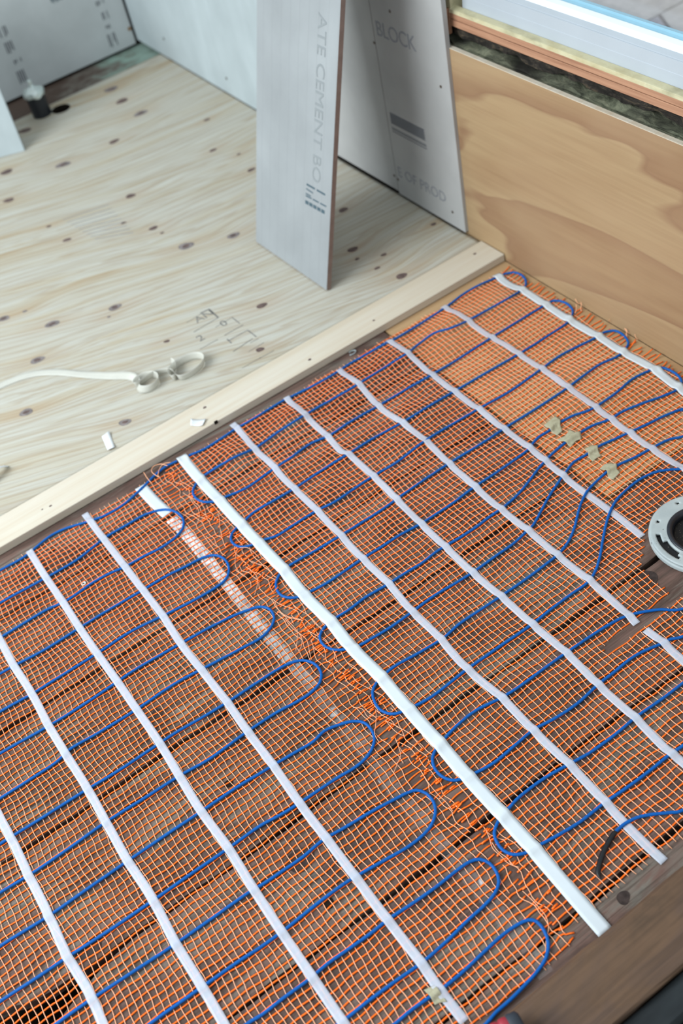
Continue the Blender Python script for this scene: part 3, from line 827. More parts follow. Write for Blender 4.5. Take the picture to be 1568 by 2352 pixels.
R0 = c4((850, 875), (920, 845), (1000, 795), (1060, 755), (1130, 715), (1270, 630), (1330, 600), (1420, 555), (1500, 510), (1568, 465)) + c5((90, 535), (170, 490), (220, 465), (330, 400), (430, 335), (480, 300), (540, 255), (610, 215), (690, 180), (740, 160), (780, 155), (815, 170), (832, 195), (825, 225), (800, 245),
      (750, 275), (670, 320), (560, 380), (480, 415), (400, 440), (330, 490), (280, 530), (170, 600), (50, 675)) + c4((1568, 580), (1400, 675), (1350, 705), (1250, 770), (1150, 840), (1050, 885), (920, 965), (885, 1000), (868, 1035), (880, 1065), (915, 1083), (970, 1080),
      (1010, 1063), (1110, 1020), (1210, 950), (1300, 890), (1400, 820), (1480, 785)) + c5((0, 860), (140, 780), (250, 715), (390, 635), (500, 570), (670, 460), (760, 405), (850, 350), (910, 315), (950, 290), (990, 288), (1030, 305), (1052, 335), (1045, 360), (1025, 390),
      (930, 455), (810, 530), (680, 605), (500, 710), (380, 780), (250, 860), (120, 930)) + C8((1045, 110), (900, 200), (720, 320), (600, 390), (480, 460), (420, 515), (365, 565), (340, 610), (355, 650), (400, 670), (460, 660), (530, 630), (620, 600), (720, 535), (860, 450), (960, 400), (1080, 320), (1200, 240), (1330, 165)) + c5((350, 950), (480, 870), (600, 800), (760, 710), (900, 610), (1000, 540), (1150, 465), (1200, 435), (1250, 428), (1290, 450), (1312, 485), (1300, 510), (1265, 545),
      (1180, 585), (1100, 640), (1020, 700), (900, 780), (740, 880), (650, 940), (480, 1045), (350, 1130)) + C8((1352, 370), (1240, 450), (1130, 520), (1000, 600), (850, 690), (760, 740), (680, 790), (630, 840), (610, 890), (620, 935), (650, 965), (700, 975), (745, 970), (810, 940), (900, 895), (1000, 830), (1130, 740), (1250, 665), (1350, 600), (1480, 530)) + c6((0, 915), (100, 850), (240, 745), (400, 640), (590, 500), (620, 460), (660, 420), (720, 385), (750, 345), (800, 325), (880, 285), (960, 260), (1010, 235), (1080, 190), (1150, 140), (1200, 95), (1250, 55), (1340, 10)) + [(1513, 844), (1535, 849), (1557, 863), (1565, 878), (1554, 895)] + c6((1440, 165), (1300, 215), (1180, 265), (1110, 310), (1000, 350), (920, 395), (850, 440), (810, 470), (740, 530), (690, 580), (640, 640), (580, 720), (520, 790), (460, 845), (400, 890), (330, 940), (250, 1000), (150, 1065), (80, 1105), (0, 1155)) + C8((1480, 770), (1380, 830), (1280, 895), (1150, 970), (1050, 1045), (955, 1105), (900, 1155), (873, 1205), (885, 1245), (920, 1275), (970, 1288), (1020, 1285), (1100, 1265), (1200, 1210), (1300, 1150), (1420, 1065)) + c6((0, 1425), (120, 1355), (240, 1280), (380, 1180), (500, 1095), (580, 1020), (620, 980), (660, 910), (720, 800), (780, 710), (830, 640), (880, 580), (950, 540), (1000, 505), (1050, 475), (1130, 440), (1250, 385), (1350, 340), (1450, 290), (1568, 245))
R1 = c6((1568, 420), (1480, 440), (1380, 490), (1280, 545), (1150, 605), (1100, 635), (1070, 660), (1010, 715), (960, 770), (920, 850), (900, 920), (880, 1000), (840, 1090), (780, 1165), (700, 1230), (580, 1320), (420, 1430), (300, 1510), (150, 1610)) + c9((280, 385), (150, 465), (0, 550)) + C8((1250, 1450), (1210, 1490), (1190, 1540), (1205, 1605), (1240, 1650), (1300, 1672), (1350, 1665), (1420, 1635), (1500, 1595)) + c9((235, 690), (400, 560), (500, 490), (600, 420), (740, 325)) + c6((740, 1510), (860, 1420), (960, 1350), (1010, 1280), (1040, 1190), (1060, 1080), (1080, 980), (1110, 890), (1150, 820), (1220, 750), (1300, 690), (1400, 645), (1500, 630), (1568, 625))
R2 = c9((1568, 230), (1440, 235), (1340, 250), (1250, 275), (1130, 340), (950, 460), (850, 530), (700, 640), (590, 710), (450, 780), (350, 860), (275, 940), (235, 990), (218, 1045), (235, 1100), (270, 1135), (320, 1155), (370, 1150), (440, 1120), (550, 1060), (670, 960), (760, 885), (880, 820), (1000, 740), (1110, 640), (1200, 570), (1300, 490), (1400, 440), (1450, 420), (1500, 395), (1568, 380))
R3 = c9((1568, 630), (1450, 720), (1320, 810), (1200, 910), (1060, 1010), (960, 1065)) + c3((700, 235), (600, 305), (510, 380), (450, 450), (400, 510), (372, 590), (390, 650), (430, 700), (490, 725), (570, 715), (650, 670), (780, 600), (920, 515), (1060, 405), (1200, 310), (1350, 200), (1480, 95), (1568, 35))
R4 = c3((1568, 445), (1480, 460), (1380, 470), (1280, 490), (1200, 530), (1140, 580))
XF = 1.20
path = []
for i, l in enumerate((R0, R1, R2, R3, R4)):
    w_ = wpts(l)
    if path:
        xf = XF if i != 2 else 1.16
        a, b = path[-1].copy(), w_[0].copy()
        a[0], b[0] = xf, xf
        path += [a] + arc(a, b) + [b]
    path += w_
cable_R = resample(path, .007)
SLEEVE = wpts(c3((1140, 580), (1100, 640), (1060, 720), (1035, 800), (1030, 850), (1048, 885)))

# tapes: pixel centre lines
TAPES_R = {
 'T0': C8((40, 125), (150, 260), (280, 400), (490, 630), (650, 800), (780, 960), (940, 1120), (1060, 1270), (1220, 1430), (1400, 1640)) + c3((30, 30), (200, 230), (420, 470), (610, 680), (870, 980), (1075, 1215)),
 'T1': c4((1045, 730), (1100, 790), (1150, 850)) + C8((560, 150), (640, 240), (720, 320), (850, 445), (1000, 600), (1130, 740), (1290, 895), (1430, 1060), (1568, 1190)) + c9((400, 550), (590, 710), (760, 885), (960, 1075)) + c3((1080, 400), (1200, 530), (1340, 670), (1450, 770)),
 'T2': c4((1290, 620), (1340, 660), (1400, 720), (1480, 795), (1540, 860)) + C8((1040, 110), (1190, 240), (1330, 380), (1480, 530)) + c6((50, 1110), (240, 1290), (420, 1440), (610, 1610)) + c9((940, 470), (1110, 640), (1310, 820), (1500, 1010), (1568, 1060)) + [(1640, 1820)],
 'T3': c4((1520, 490),) + c5((60, 690), (150, 790), (260, 865), (370, 950), (470, 1050)) + c6((250, 740), (410, 880), (590, 1020), (780, 1180), (970, 1330), (1130, 1470), (1275, 1610)),
 'T3b': c6((1330, 1645), (1430, 1720)) + [(1568, 1517), (1640, 1580)],
 'T4': c5((180, 475), (260, 520), (330, 580), (400, 640), (500, 715), (610, 795), (730, 890)) + c6((590, 490), (700, 580), (830, 690), (980, 800), (1130, 910), (1310, 1055)),
 'T5': c5((440, 315), (560, 380), (670, 460), (800, 540), (910, 610), (1030, 695), (1160, 790), (1260, 865), (1410, 975), (1568, 1075)) + [(1640, 1125)],
 'T6': c5((690, 165), (750, 210), (820, 240), (930, 310), (1040, 380), (1180, 460), (1290, 530), (1420, 600), (1540, 690)) + [(1640, 945), (1720, 1000)],
}
TAPES_L = {
 'A': L1((150, 480), (230, 610), (320, 740), (410, 880), (500, 1010), (600, 1150), (700, 1295), (820, 1470)) + L2((920, 180), (1030, 360), (1170, 550), (1300, 760), (1450, 990)) + Mc((290, 1400), (480, 1680)) + [(830, 2410)],
 'B': L1((435, 290), (540, 430), (640, 560), (740, 690), (840, 820), (930, 960), (1040, 1100), (1160, 1250), (1280, 1420)) + Mc((70, 150), (230, 380), (390, 590), (570, 830), (750, 1070), (960, 1340), (1070, 1500), (1220, 1690)),
 'C': [(-60, 1360)] + L1((0, 940), (70, 1070), (160, 1210), (250, 1380), (340, 1530)) + L2((450, 250), (550, 430), (650, 610), (780, 810), (900, 1040), (1040, 1270), (1140, 1440)) + [(555, 2430)],
 'D': [(-40, 1790)] + L2((0, 400), (60, 510), (140, 680), (250, 900), (340, 1100), (470, 1320), (520, 1440)) + [(270, 2430)],
}
allc = np.vstack([resample(cable_L, .0025), resample(cable_R, .0025)])
def tape(name, pts, w, mat, par, lift=.0016, over=lambda p: True, raw=False, th=.0004):
    P = resample([pz(u, v, lift) for u, v in pts] if not raw else pts, .005)
    P[:, :2] = smooth1(P[:, :2], 3)
    T = np.gradient(P, axis=0); T[:, 2] = 0; T /= np.linalg.norm(T, axis=1)[:, None]
    side = np.stack([-T[:, 1], T[:, 0], np.zeros(len(T))], 1)
    cols = 5
    V = []
    for j in range(cols):
        q = P + side * w * (j / (cols - 1) - .5)
        base = zs(q[:, 0], q[:, 1]) + lift
        near = allc[(np.abs(allc[:, 0] - P[:, 0].mean()) < .15)]
        dm = np.full(len(q), 9.)
        for k in range(0, len(q), 40):
            dd_ = np.hypot(q[k:k + 40, None, 0] - near[None, :, 0], q[k:k + 40, None, 1] - near[None, :, 1])
            dm[k:k + 40] = dd_.min(1)
        ov = np.array([1.0 if over(p) else 0.0 for p in q])
        h_ = .0050 * np.exp(-(dm / .0048) ** 4) + .0016 * np.exp(-(dm / .011) ** 2)
        q = q.copy(); q[:, 2] = smooth1(base + h_ * ov, 1) if True else base
        V.append(q)
    V = np.stack(V, 1).reshape(-1, 3)
    n_ = len(P); i = np.arange(n_ - 1)[:, None] * cols; k = np.arange(cols - 1)[None]
    Q_ = np.stack([i + k, i + cols + k, i + cols + k + 1, i + k + 1], -1).reshape(-1, 4)
    o = mk_np(name, V, Q_[:, ::-1], mat, par)
    solid(o, th, 0)
    return o

matL = meta(empty('heating_mat', (-.1, 1.0, 0)), 'left orange mesh heating mat with blue hairpin cable and thin white tapes', 'heating mat', 'heating mats on the plank floor')
matR = meta(empty('heating_mat', (.85, 1.0, 0)), 'right orange mesh heating mat reaching under the window up to the drain flange', 'heating mat', 'heating mats on the plank floor')
CR = .0026
tube('heating_cable', cable_L, CR, MAT['blue_cable'], matL, 10)
cabR = tube('heating_cable', cable_R, CR, MAT['blue_cable'], matR, 10)
slv = resample(SLEEVE, .005)
rr = np.full(len(slv), .0040); rr[-3:] = (.0034, .0024, .0008); rr[0] = .0032
o = mk_np('end_sleeve', *tube_data(slv, rr, 10), MAT['black_sleeve'], cabR); o['label'] = 'black heat-shrink sleeve at the cable end'
for k, p_ in TAPES_R.items():
    if k in ('T0', 'T6'):
        o = tape('tape_strip', p_, .0235 if k == 'T0' else .021, MAT['paper_tape'], matR, .0018); o['label'] = 'wide white paper tape'
    elif k == 'T4':
        tape('tape_strip', p_, .0145, MAT['woven_tape'], matR, over=lambda p: p[1] > 1.03)
    elif k == 'T1':
        tape('tape_strip', p_, .0145, MAT['woven_tape'], matR, over=lambda p: p[1] > .50)
    else:
        tape('tape_strip', p_, .0145, MAT['woven_tape'], matR)
for k, p_ in TAPES_L.items():
    tape('tape_strip', p_, .0145, MAT['woven_tape'], matL)
never = lambda p: False
o = tape('tape_strip', [(322, 1117), (350, 1148), (385, 1181)], .026, MAT['paper_tape'], matL, .0019, never); o['label'] = 'short piece of white paper tape under the cable'
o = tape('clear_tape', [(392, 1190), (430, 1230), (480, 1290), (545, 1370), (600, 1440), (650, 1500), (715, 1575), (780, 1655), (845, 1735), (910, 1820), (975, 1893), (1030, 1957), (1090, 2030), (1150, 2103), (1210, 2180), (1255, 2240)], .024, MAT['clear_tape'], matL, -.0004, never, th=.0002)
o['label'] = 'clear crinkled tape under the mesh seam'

# mesh strands -------------------------------------------------------
def inpoly(x, y, poly):
    x, y = np.asarray(x), np.asarray(y); c = np.zeros(x.shape, bool)
    n_ = len(poly); j = n_ - 1
    for i in range(n_):
        xi, yi = poly[i]; xj, yj = poly[j]
        if yi != yj:
            c ^= ((yi > y) != (yj > y)) & (x < (xj - xi) * (y - yi) / (yj - yi) + xi)
        j = i
    return c
CUT = [tuple(px(u, v)[:2]) for u, v in [(1500, 1200), (1482, 1236), (1476, 1300), (1490, 1318), (1544, 1362), (1502, 1392), (1446, 1436), (1408, 1462), (1385, 1492), (1404, 1500), (1448, 1462), (1530, 1398), (1575, 1362), (1660, 1330), (1800, 1260), (1640, 1215)]]
FC = np.array([.991, .784]); FR = .088
def cutout(x, y):
    return inpoly(x, y, CUT) | (np.hypot(x - FC[0], y - FC[1]) < FR + .002)
def warp(x, y, seam):
    dx = .0022 * np.sin(y * 21 + 3 * np.sin(x * 6)) + .0012 * np.sin(y * 63 + x * 31) + .0006 * np.sin(y * 170 + x * 300)
    dy = .0018 * np.sin(x * 17 + 2 * np.sin(y * 7)) + .0008 * np.sin(x * 71 + y * 40)
    k = np.exp(-((x - .335) / .030) ** 2)
    dx = dx + k * seam * (.004 * np.sin(y * 37 + x * 55) + .0028 * np.sin(y * 95 + x * 120) + .0014 * np.sin(y * 211 + x * 700))
    dy = dy + k * seam * (.002 * np.sin(x * 90 + y * 160) + .001 * np.sin(y * 420))
    return x + dx, y + dy
def strands(runs, w, t):
    Vs, Qs_ = [], []; n0 = 0
    for P in runs:
        P = np.asarray(P)
        if len(P) < 2: continue
        T = np.gradient(P, axis=0); T[:, 2] = 0; T /= np.linalg.norm(T, axis=1)[:, None] + 1e-12
        sd = np.stack([-T[:, 1], T[:, 0], np.zeros(len(P))], 1) * w / 2
        V = np.stack([P - sd, P + sd, P + sd * .35 + [0, 0, t], P - sd * .35 + [0, 0, t]], 1).reshape(-1, 3)
        i = np.arange(len(P) - 1)[:, None] * 4; k = np.arange(4)[None]; k2 = (k + 1) % 4
        Q_ = np.stack([i + k, i + 4 + k, i + 4 + k2, i + k2], -1).reshape(-1, 4)
        caps = np.array([[0, 1, 2, 3], [4 * (len(P) - 1) + q for q in (3, 2, 1, 0)]])
        Vs.append(V); Qs_.append(np.vstack([Q_, caps]) + n0); n0 += len(V)
    return np.vstack(Vs), np.vstack(Qs_)
def split(P, ok):
    out, cur = [], []
    for p, k in zip(P, ok):
        if k: cur.append(p)
        else:
            if len(cur) > 1: out.append(np.array(cur))
            cur = []
    if len(cur) > 1: out.append(np.array(cur))
    return out
DXs, DYs = .0108, .0124
def section(par, x0, x1, y0, y1, seam, yoff, fringe):
    xs_ = np.arange(x0, x1, DXs); ys_ = np.arange(y0 + yoff, y1, DYs)
    runsO, runsP = [], []
    for y in ys_:
        a = x0 - rng.uniform(.001, .012); b = x1 + (rng.uniform(.008, fringe) if fringe > .02 else rng.uniform(-.006, fringe))
        x = np.arange(a, b + .001, DXs / 2); x = x[x < 1.299]
        X, Y = warp(x, np.full_like(x, y), seam)
        X = np.minimum(X, 1.3005)
        dyr = .0006 * np.sin(x * 130 + y * 900)
        P = np.stack([X, Y + dyr, zs(X, Y) + .0002], 1)
        if fringe > .01:
            e = np.clip((x - (x1 - .004)) / .02, 0, 1); P[:, 1] += e * rng.uniform(-.006, .006); P[:, 2] += e ** 2 * abs(rng.normal(0, .004))
        runsO += split(P, ~cutout(P[:, 0], P[:, 1]))
    for x in xs_:
        a = y0 - rng.uniform(0, .007); b = y1 + rng.uniform(-.002, .008)
        y = np.arange(a, b, DYs / 2)
        X, Y = warp(np.full_like(y, x), y, seam)
        P = np.stack([X, Y, zs(X, Y) + .0008 + .0003 * np.sin(y * 2 * math.pi / DYs)], 1)
        ok = ~cutout(P[:, 0], P[:, 1])
        if abs(x - .335) < .022:
            ok &= np.sin(y * 23 + x * 400) + .6 * np.sin(y * 51 + x * 77) > -.75     # snipped threads along the seam
        runsP += split(P, ok)
    V, Q_ = strands(runsO, .0030, .0009); meta(mk_np('orange_strands', V, Q_, MAT['orange_strand'], par, False), kind='stuff')
    V, Q_ = strands(runsP, .00135, .0008); meta(mk_np('pale_strands', V, Q_, MAT['pale_strand'], par, False), kind='stuff')
section(matL, -.56, .334, YB[0], 1.650, 1.0, 0.0, .0195)
section(matR, .339, 1.277, YB[1], 1.655, 1.0, .0045, .026)
# loose threads where the two sections were cut apart
def threads(par, specs, w):
    runs = []
    for P in specs:
        runs.append(resample(P, .003))
    V, Q_ = strands(runs, w, w * .6)
    meta(mk_np('loose_threads', V, Q_, MAT['pale_strand'], par, False), kind='stuff')
sp_ = []
for k in range(30):
    y = rng.uniform(.40, 1.60); x = rng.normal(.335, .014); a = rng.normal(-1.5, .25); P = []
    for j in range(rng.integers(4, 9)):
        P.append((x, y, float(zs(x, y)) + .0018 + abs(rng.normal(0, .0016))))
        a += rng.normal(0, .24); x += .016 * math.cos(a); y += .016 * math.sin(a)
        x = min(max(x, .285), .360); y = max(y, .385)
    sp_.append(P)
threads(matR, sp_, .0011)
tuft = [c for c in ([(330, 1085), (338, 1098), (348, 1110)], [(385, 1070), (368, 1066), (352, 1072), (348, 1082), (358, 1092), (366, 1096)], [(392, 1062), (375, 1066), (366, 1078), (362, 1095)])]
threads(matL, [[pz(u, v, .006) for u, v in c] for c in tuft], .0016)
wall_fr = []
for (u, v) in [(1335, 715), (1345, 693), (1412, 735), (1456, 762), (1465, 780), (1320, 720), (1440, 775)]:
    b = pz(u, v, .002); P = [b]
    a = rng.uniform(.2, 1.2)
    for j in range(3):
        b = b + np.array([.006 * math.cos(a), .006 * math.sin(a), .004]); b[0] = min(b[0], 1.300); a += rng.normal(0, .5); P.append(b)
    wall_fr.append(P)
threads(matR, wall_fr, .0016)
# doubled orange clips along the seam
runs = []
for k in range(120):
    y = rng.uniform(.44, 1.58); x = rng.uniform(.322, .352); l = rng.uniform(.007, .014); dy = rng.normal(0, .0008); y = .4225 + DYs * round((y - .4225) / DYs) + rng.choice((-.002, .002))
    z = float(zs(x, y)) + .0012
    runs.append(np.array([[x, y, z], [x + l * .5, y + dy, z + .0008], [x + l, y + 1.6 * dy, z]]))
V, Q_ = strands(runs, .0034, .0013); meta(mk_np('frayed_ends', V, Q_, MAT['orange_strand'], matR, False), kind='stuff')

# masking tape pieces on the right section, one on the left
def patch_tape(par, poly, label):
    P = [pz(u, v, .0022) for u, v in poly]
    c = np.mean(P, 0)
    nR, V = 6, [None]
    pts = np.vstack([np.linspace(a_, b_, 4)[:-1] for a_, b_ in zip(P, P[1:] + P[:1])])
    m_ = len(pts); V = []
    for r_ in range(1, nR + 1):
        for p in pts:
            q = c + (p - c) * r_ / nR
            dm = np.hypot(allc[:, 0] - q[0], allc[:, 1] - q[1]).min()
            V.append((q[0], q[1], float(zs(q[0], q[1])) + .0022 + .0048 * math.exp(-(dm / .0055) ** 4) + .0012 * math.exp(-(dm / .012) ** 2)))
    dm = np.hypot(allc[:, 0] - c[0], allc[:, 1] - c[1]).min()
    V.append((c[0], c[1], float(zs(c[0], c[1])) + .0022 + .006 * math.exp(-(dm / .0055) ** 4)))
    Fc = [(len(V) - 1, k, (k + 1) % m_) for k in range(m_)]
    for r_ in range(nR - 1):
        for k in range(m_): Fc.append((r_ * m_ + k, (r_ + 1) * m_ + k, (r_ + 1) * m_ + (k + 1) % m_, r_ * m_ + (k + 1) % m_))
    o = mk('masking_tape', V, Fc, MAT['masking_tape'], par, True); o['label'] = label; solid(o, .0003, 0)
patch_tape(matR, c6((685, 350), (705, 335), (735, 310), (760, 290), (790, 315), (792, 355), (805, 385), (770, 415), (735, 395), (715, 375)), 'beige masking tape patch over the cable')
patch_tape(matR, c6((765, 440), (820, 420), (850, 375), (885, 395), (920, 405), (925, 435), (890, 450), (855, 490), (830, 470), (805, 460)), 'beige masking tape patch over the cable')
patch_tape(matR, c6((945, 500), (975, 485), (1000, 475), (1025, 490), (1035, 520), (1050, 545), (1025, 555), (995, 580), (970, 555), (965, 525)), 'beige masking tape patch over the cable')
patch_tape(matR, c6((1040, 625), (1070, 595), (1115, 590), (1145, 600), (1150, 630), (1170, 650), (1145, 675), (1125, 695), (1095, 685), (1085, 650), (1060, 635)), 'beige masking tape patch over the cable')
patch_tape(matL, Mc((975, 1500), (1020, 1480), (1040, 1470), (1060, 1495), (1085, 1530), (1115, 1570), (1080, 1575), (1040, 1590), (1015, 1545)), 'beige masking tape patch over the thin tape')

# ------------------------------------------------------------------ drain flange
fl = empty('drain_flange', (FC[0], FC[1], 0)); meta(fl, 'white plastic drain flange with black pipe set in the floor', 'flange')
nt, nr, RI = 144, 12, .056
V, Q_ = [], []
for j in range(nr + 1):
    r_ = RI + (FR - RI) * j / nr
    for k in range(nt):
        a = 2 * math.pi * k / nt
        V.append((FC[0] + r_ * math.cos(a), FC[1] + r_ * math.sin(a), .0175 - (.0015 if j == nr else 0)))
def open_(r_, deg):
    deg %= 360
    for a0_, a1_, ra, rb in [(142, 196, .069, .078), (320, 376, .069, .078), (158, 190, .062, .069)]:
        if (a0_ < deg < a1_ or a0_ < deg + 360 < a1_) and ra < r_ < rb: return True
    for a_ in (74, 121, 230, 300, 30):
        if abs(r_ - .0755) < .0030 and abs((deg - a_ + 180) % 360 - 180) < 2.6: return True
    return False
for j in range(nr):
    for k in range(nt):
        r_ = RI + (FR - RI) * (j + .5) / nr
        if open_(r_, (k + .5) * 360 / nt): continue
        Q_.append((j * nt + k, (j + 1) * nt + k, (j + 1) * nt + (k + 1) % nt, j * nt + (k + 1) % nt))
o = mk_np('flange_ring', V, Q_, MAT['flange_plastic'], fl, False); solid(o, .006, -1)
def lathe(name, prof, mat, par, c, n_=72, smooth=True):
    V = [(c[0] + r_ * math.cos(2 * math.pi * k / n_), c[1] + r_ * math.sin(2 * math.pi * k / n_), z_) for r_, z_ in prof for k in range(n_)]
    Q2 = [(i * n_ + k, i * n_ + (k + 1) % n_, (i + 1) * n_ + (k + 1) % n_, (i + 1) * n_ + k) for i in range(len(prof) - 1) for k in range(n_)]
    return mk_np(name, V, Q2, mat, par, smooth)
lathe('base_ring', [(FR, .001), (FR + .001, .008), (FR - .001, .0108), (FR - .008, .0108), (RI + .003, .0100), (RI, .002)], MAT['flange_plastic'], fl, FC)
lathe('pipe_collar', [(RI + .0015, .004), (RI + .0015, .0180), (RI - .001, .0200), (RI - .006, .0195), (RI - .010, .012), (RI - .011, .0015)], MAT['black_plastic'], fl, FC)
lathe('slot_shade_ring', [(RI + .001, .0112), (FR - .006, .0112)], MAT['dusty_black'], fl, FC)  # black ring that paints the shade seen through the slots
lathe('pipe_dark_floor', [(RI - .0108, .009), (RI - .0112, .004), (RI - .014, .0022), (.030, .0018), (.0005, .0016)], MAT['dusty_black'], fl, FC)  # shallow black floor standing in for the shade of the deep pipe

# ------------------------------------------------------------------ timber at the lower right and what lies beyond it
tb = mk('timber_beam', *extrude_profile([(0, 0)] * 3, 0, 1), None) if False else None
def bar_x_axis(name, x0, x1, prof, mat, nxs=60, jit=.0008):
    V, Fc = [], []; n_ = len(prof)
    for k in range(nxs + 1):
        x = x0 + (x1 - x0) * k / nxs
        for i, (y, z) in enumerate(prof):
            V.append((x, y + jit * math.sin(x * 37 + i * 1.3) + .5 * jit * math.sin(x * 110 + i), z + .6 * jit * math.sin(x * 51 + 2 * i)))
    for k in range(nxs):
        for i in range(n_):
            j = (i + 1) % n_; Fc.append((k * n_ + i, (k + 1) * n_ + i, (k + 1) * n_ + j, k * n_ + j))
    Fc += [tuple(range(n_)), tuple(nxs * n_ + i for i in range(n_))[::-1]]
    o = mk(name, V, Fc, mat)
    bm_flip(o)
    return o
def bm_flip(o):
    import bmesh
    bm = bmesh.new(); bm.from_mesh(o.data); bmesh.ops.recalc_face_normals(bm, faces=bm.faces); bm.to_mesh(o.data); bm.free()
o = bar_x_axis('timber_beam', -.7, 1.298, [(.281, .0016), (.374, .0016), (.376, .030), (.371, .037), (.362, .0405), (.300, .0405), (.284, .0395), (.281, .036)], MAT['old_timber'])
meta(o, 'worn brown timber beam crossing the lower right corner', 'beam')
o = bar_x_axis('steel_rail', -.7, 1.298, [(.236, .0016), (.2785, .0016), (.2785, .026), (.270, .028), (.244, .028), (.236, .022)], MAT['dark_steel'], jit=.0003)
meta(o, 'dark blue-grey steel rail along the near side of the timber', 'rail')
o = bar_x_axis('timber_offcut', .10, 1.298, [(.155, .0016), (.234, .0016), (.234, .024), (.228, .027), (.160, .027), (.155, .022)], MAT['old_timber'])
meta(o, 'brown timber strip at the very corner beyond the steel rail', 'timber')

# red tool whose end pokes into the bottom edge
tool = empty('hand_tool', (0.10, .33, .045)); meta(tool, 'red and charcoal hand tool end at the bottom edge of the picture', 'tool')
tz = .062
e0, e1 = px(1203, 2352, tz), px(1040, 2440, tz)
ax = (e1 - e0) / np.linalg.norm(e1 - e0); sd_ = np.array([-ax[1], ax[0], 0])
def loft(name, st, mat, n_=24):
    """st: (distance along the axis, half width, half height, squareness, dz)"""
    V, Q2 = [], []
    for (d_, a_, b_, pw, dz) in st:
        for k in range(n_):
            t = 2 * math.pi * k / n_; c_, s_ = math.cos(t), math.sin(t)
            V.append(e0 + ax * d_ + sd_ * a_ * math.copysign(abs(c_) ** pw, c_) + np.array([0, 0, dz + b_ * math.copysign(abs(s_) ** pw, s_)]))
    for i in range(len(st) - 1):
        for k in range(n_): Q2.append((i * n_ + k, (i + 1) * n_ + k, (i + 1) * n_ + (k + 1) % n_, i * n_ + (k + 1) % n_))
    o = mk_np(name, V, Q2, mat, tool); bm_flip(o); return o
loft('end_cap', [(0, .001, .001, .7, 0), (.001, .014, .011, .7, 0), (.004, .018, .0145, .7, 0), (.016, .019, .0155, .7, 0), (.018, .017, .0135, .7, 0)], MAT['charcoal_rubber'])
st = [(.017, .0165, .0135, .7, 0)]
for k in range(7):
    d_ = .019 + k * .013
    st += [(d_, .0175, .0145, .7, 0), (d_ + .004, .0182, .0152, .7, 0), (d_ + .009, .0178, .0150, .7, 0), (d_ + .0105, .0158, .0128, .7, 0)]
st += [(.115, .016, .013, .7, 0), (.117, .001, .001, .7, 0)]
loft('grip', st, MAT['red_plastic'])

# ------------------------------------------------------------------ paper scraps
def ribbon(name, P, up_, w, mat, label, cat, group=None, th=.0003):
    P = np.asarray(P); up_ = np.asarray(up_); cols = 4; V = []
    for j in range(cols): V.append(P + up_ * w * j / (cols - 1))
    V = np.stack(V, 1).reshape(-1, 3); n_ = len(P)
    i = np.arange(n_ - 1)[:, None] * cols; k = np.arange(cols - 1)[None]
    Q2 = np.stack([i + k, i + cols + k, i + cols + k + 1, i + k + 1], -1).reshape(-1, 4)
    o = mk_np(name, V, Q2, mat); solid(o, th, 0)
    return meta(o, label, cat, group)
z_ = PZ + .0012
strip = [px(u, v, z_) for u, v in [(-70, 945), (-20, 905), (30, 880), (75, 866), (125, 862), (190, 868), (250, 872), (300, 874)]]
c1_ = px(340, 886, z_)
strip += [c1_ + np.array([.028 * math.cos(a), .026 * math.sin(a), 0]) for a in np.linspace(2.5, 2.5 + 2 * math.pi * 1.02, 16)]
strip += [px(u, v, z_) for u, v in [(362, 862), (385, 858), (400, 858)]]
c2_ = px(432, 850, z_)
strip += [c2_ + np.array([.044 * math.cos(a) * math.cos(.1) - .028 * math.sin(a) * math.sin(.1), .044 * math.cos(a) * math.sin(.1) + .028 * math.sin(a) * math.cos(.1), 0]) for a in np.linspace(-2.4, -2.4 + 2 * math.pi * .93, 18)]
strip += [px(u, v, z_) for u, v in [(402, 842), (394, 838)]]
SP = resample(strip, .004)
SP = np.stack([smooth1(SP[:, i], 4) for i in range(3)], 1); SP[:, 2] = z_
T = np.gradient(SP, axis=0); T /= np.linalg.norm(T, axis=1)[:, None]
sdn = np.stack([-T[:, 1], T[:, 0], np.zeros(len(T))], 1)
s_ = np.linspace(0, 1, len(SP)); tilt = np.interp(s_, [0, .28, .42, .52, 1], [.10, .16, .6, 1.75, 1.8])
UP = sdn * np.cos(tilt)[:, None] + np.array([0, 0, 1]) * np.sin(tilt)[:, None]
ribbon('backing_strip', SP, UP, .020, MAT['backing_paper'], 'long curled strip of white backing paper on the plywood', 'paper strip')
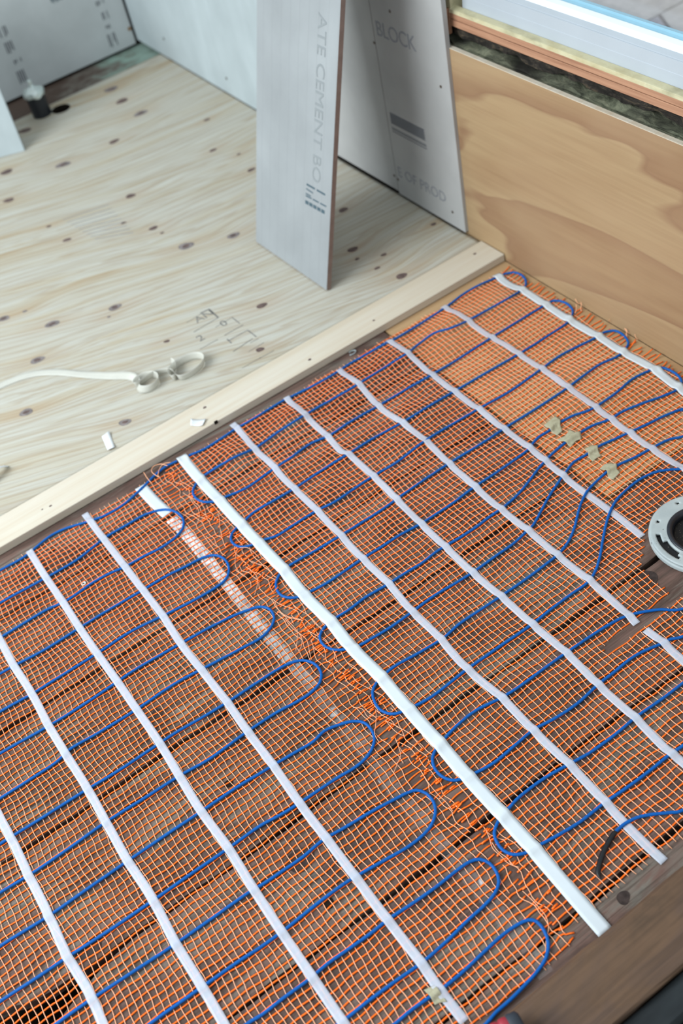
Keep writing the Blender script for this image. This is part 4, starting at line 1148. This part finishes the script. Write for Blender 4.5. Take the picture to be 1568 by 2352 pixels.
def scrap(poly, z, label, lift):
    P = [px(u, v, z) for u, v in poly]
    a, b, c, d = [np.array(p) for p in P]; V = []; n_ = 8
    for i in range(n_ + 1):
        t = i / n_
        for j in range(4):
            q = j / 3; p = (a * (1 - t) + b * t) * (1 - q) + (d * (1 - t) + c * t) * q
            V.append(p + np.array([0, 0, .0006 + lift * (2 * t - 1) ** 2]))
    Q2 = [(i * 4 + j, i * 4 + j + 1, (i + 1) * 4 + j + 1, (i + 1) * 4 + j) for i in range(n_) for j in range(3)]
    o = mk_np('paper_scrap', V, Q2, MAT['white_paper']); solid(o, .0003, 0)
    return meta(o, label, 'paper scrap', 'white paper scraps')
scrap([(252, 993), (265, 1030), (248, 1037), (235, 1006)], PZ + .0002, 'small white paper scrap on the plywood near the pine board', .004)
scrap([(439, 964), (474, 964), (466, 979), (438, 979)], BZ + .0002, 'small white paper scrap lying on the pine board', .003)
# clear plastic curl at the left edge
th = np.linspace(0, math.pi * 1.15, 14)
pc = px(12, 1110, PZ)
CP = np.array([[pc[0] + .03 * math.cos(a) * .9, pc[1] + .045 * (1 - a / 3.6), PZ + .001 + .026 * math.sin(a) ** 2 * .8] for a in th])
ribbon('plastic_curl', resample(CP, .004), np.tile(np.array([-.6, .8, 0.]), (len(resample(CP, .004)), 1)), .016, MAT['white_paper'], 'thin whitish plastic curl on plywood at the left edge', 'plastic scrap')
# tiny litter: curl of plastic under the pine board, washer under the mesh
tc = px(806, 808, .004)
a_ = np.linspace(-2.6, 2.0, 16)
ribbon('plastic_ring', np.array([[tc[0] + .010 * math.cos(t), tc[1] + .006 * math.sin(t) - .004, .0012] for t in a_]), np.tile([0, 0, 1.0], (16, 1)), .004, MAT['flange_plastic'], 'tiny grey plastic ring beside the pine board', 'plastic scrap', th=.001)
wp = px(192, 1340, .001)
w_o = lathe('washer', [(.0022, .0004), (.0052, .0004), (.0052, .0016), (.0022, .0016), (.0022, .0004)], MAT['silver_tape'], None, wp, 20, False)
meta(w_o, 'tiny metal washer on the plank under the mesh at left', 'washer')
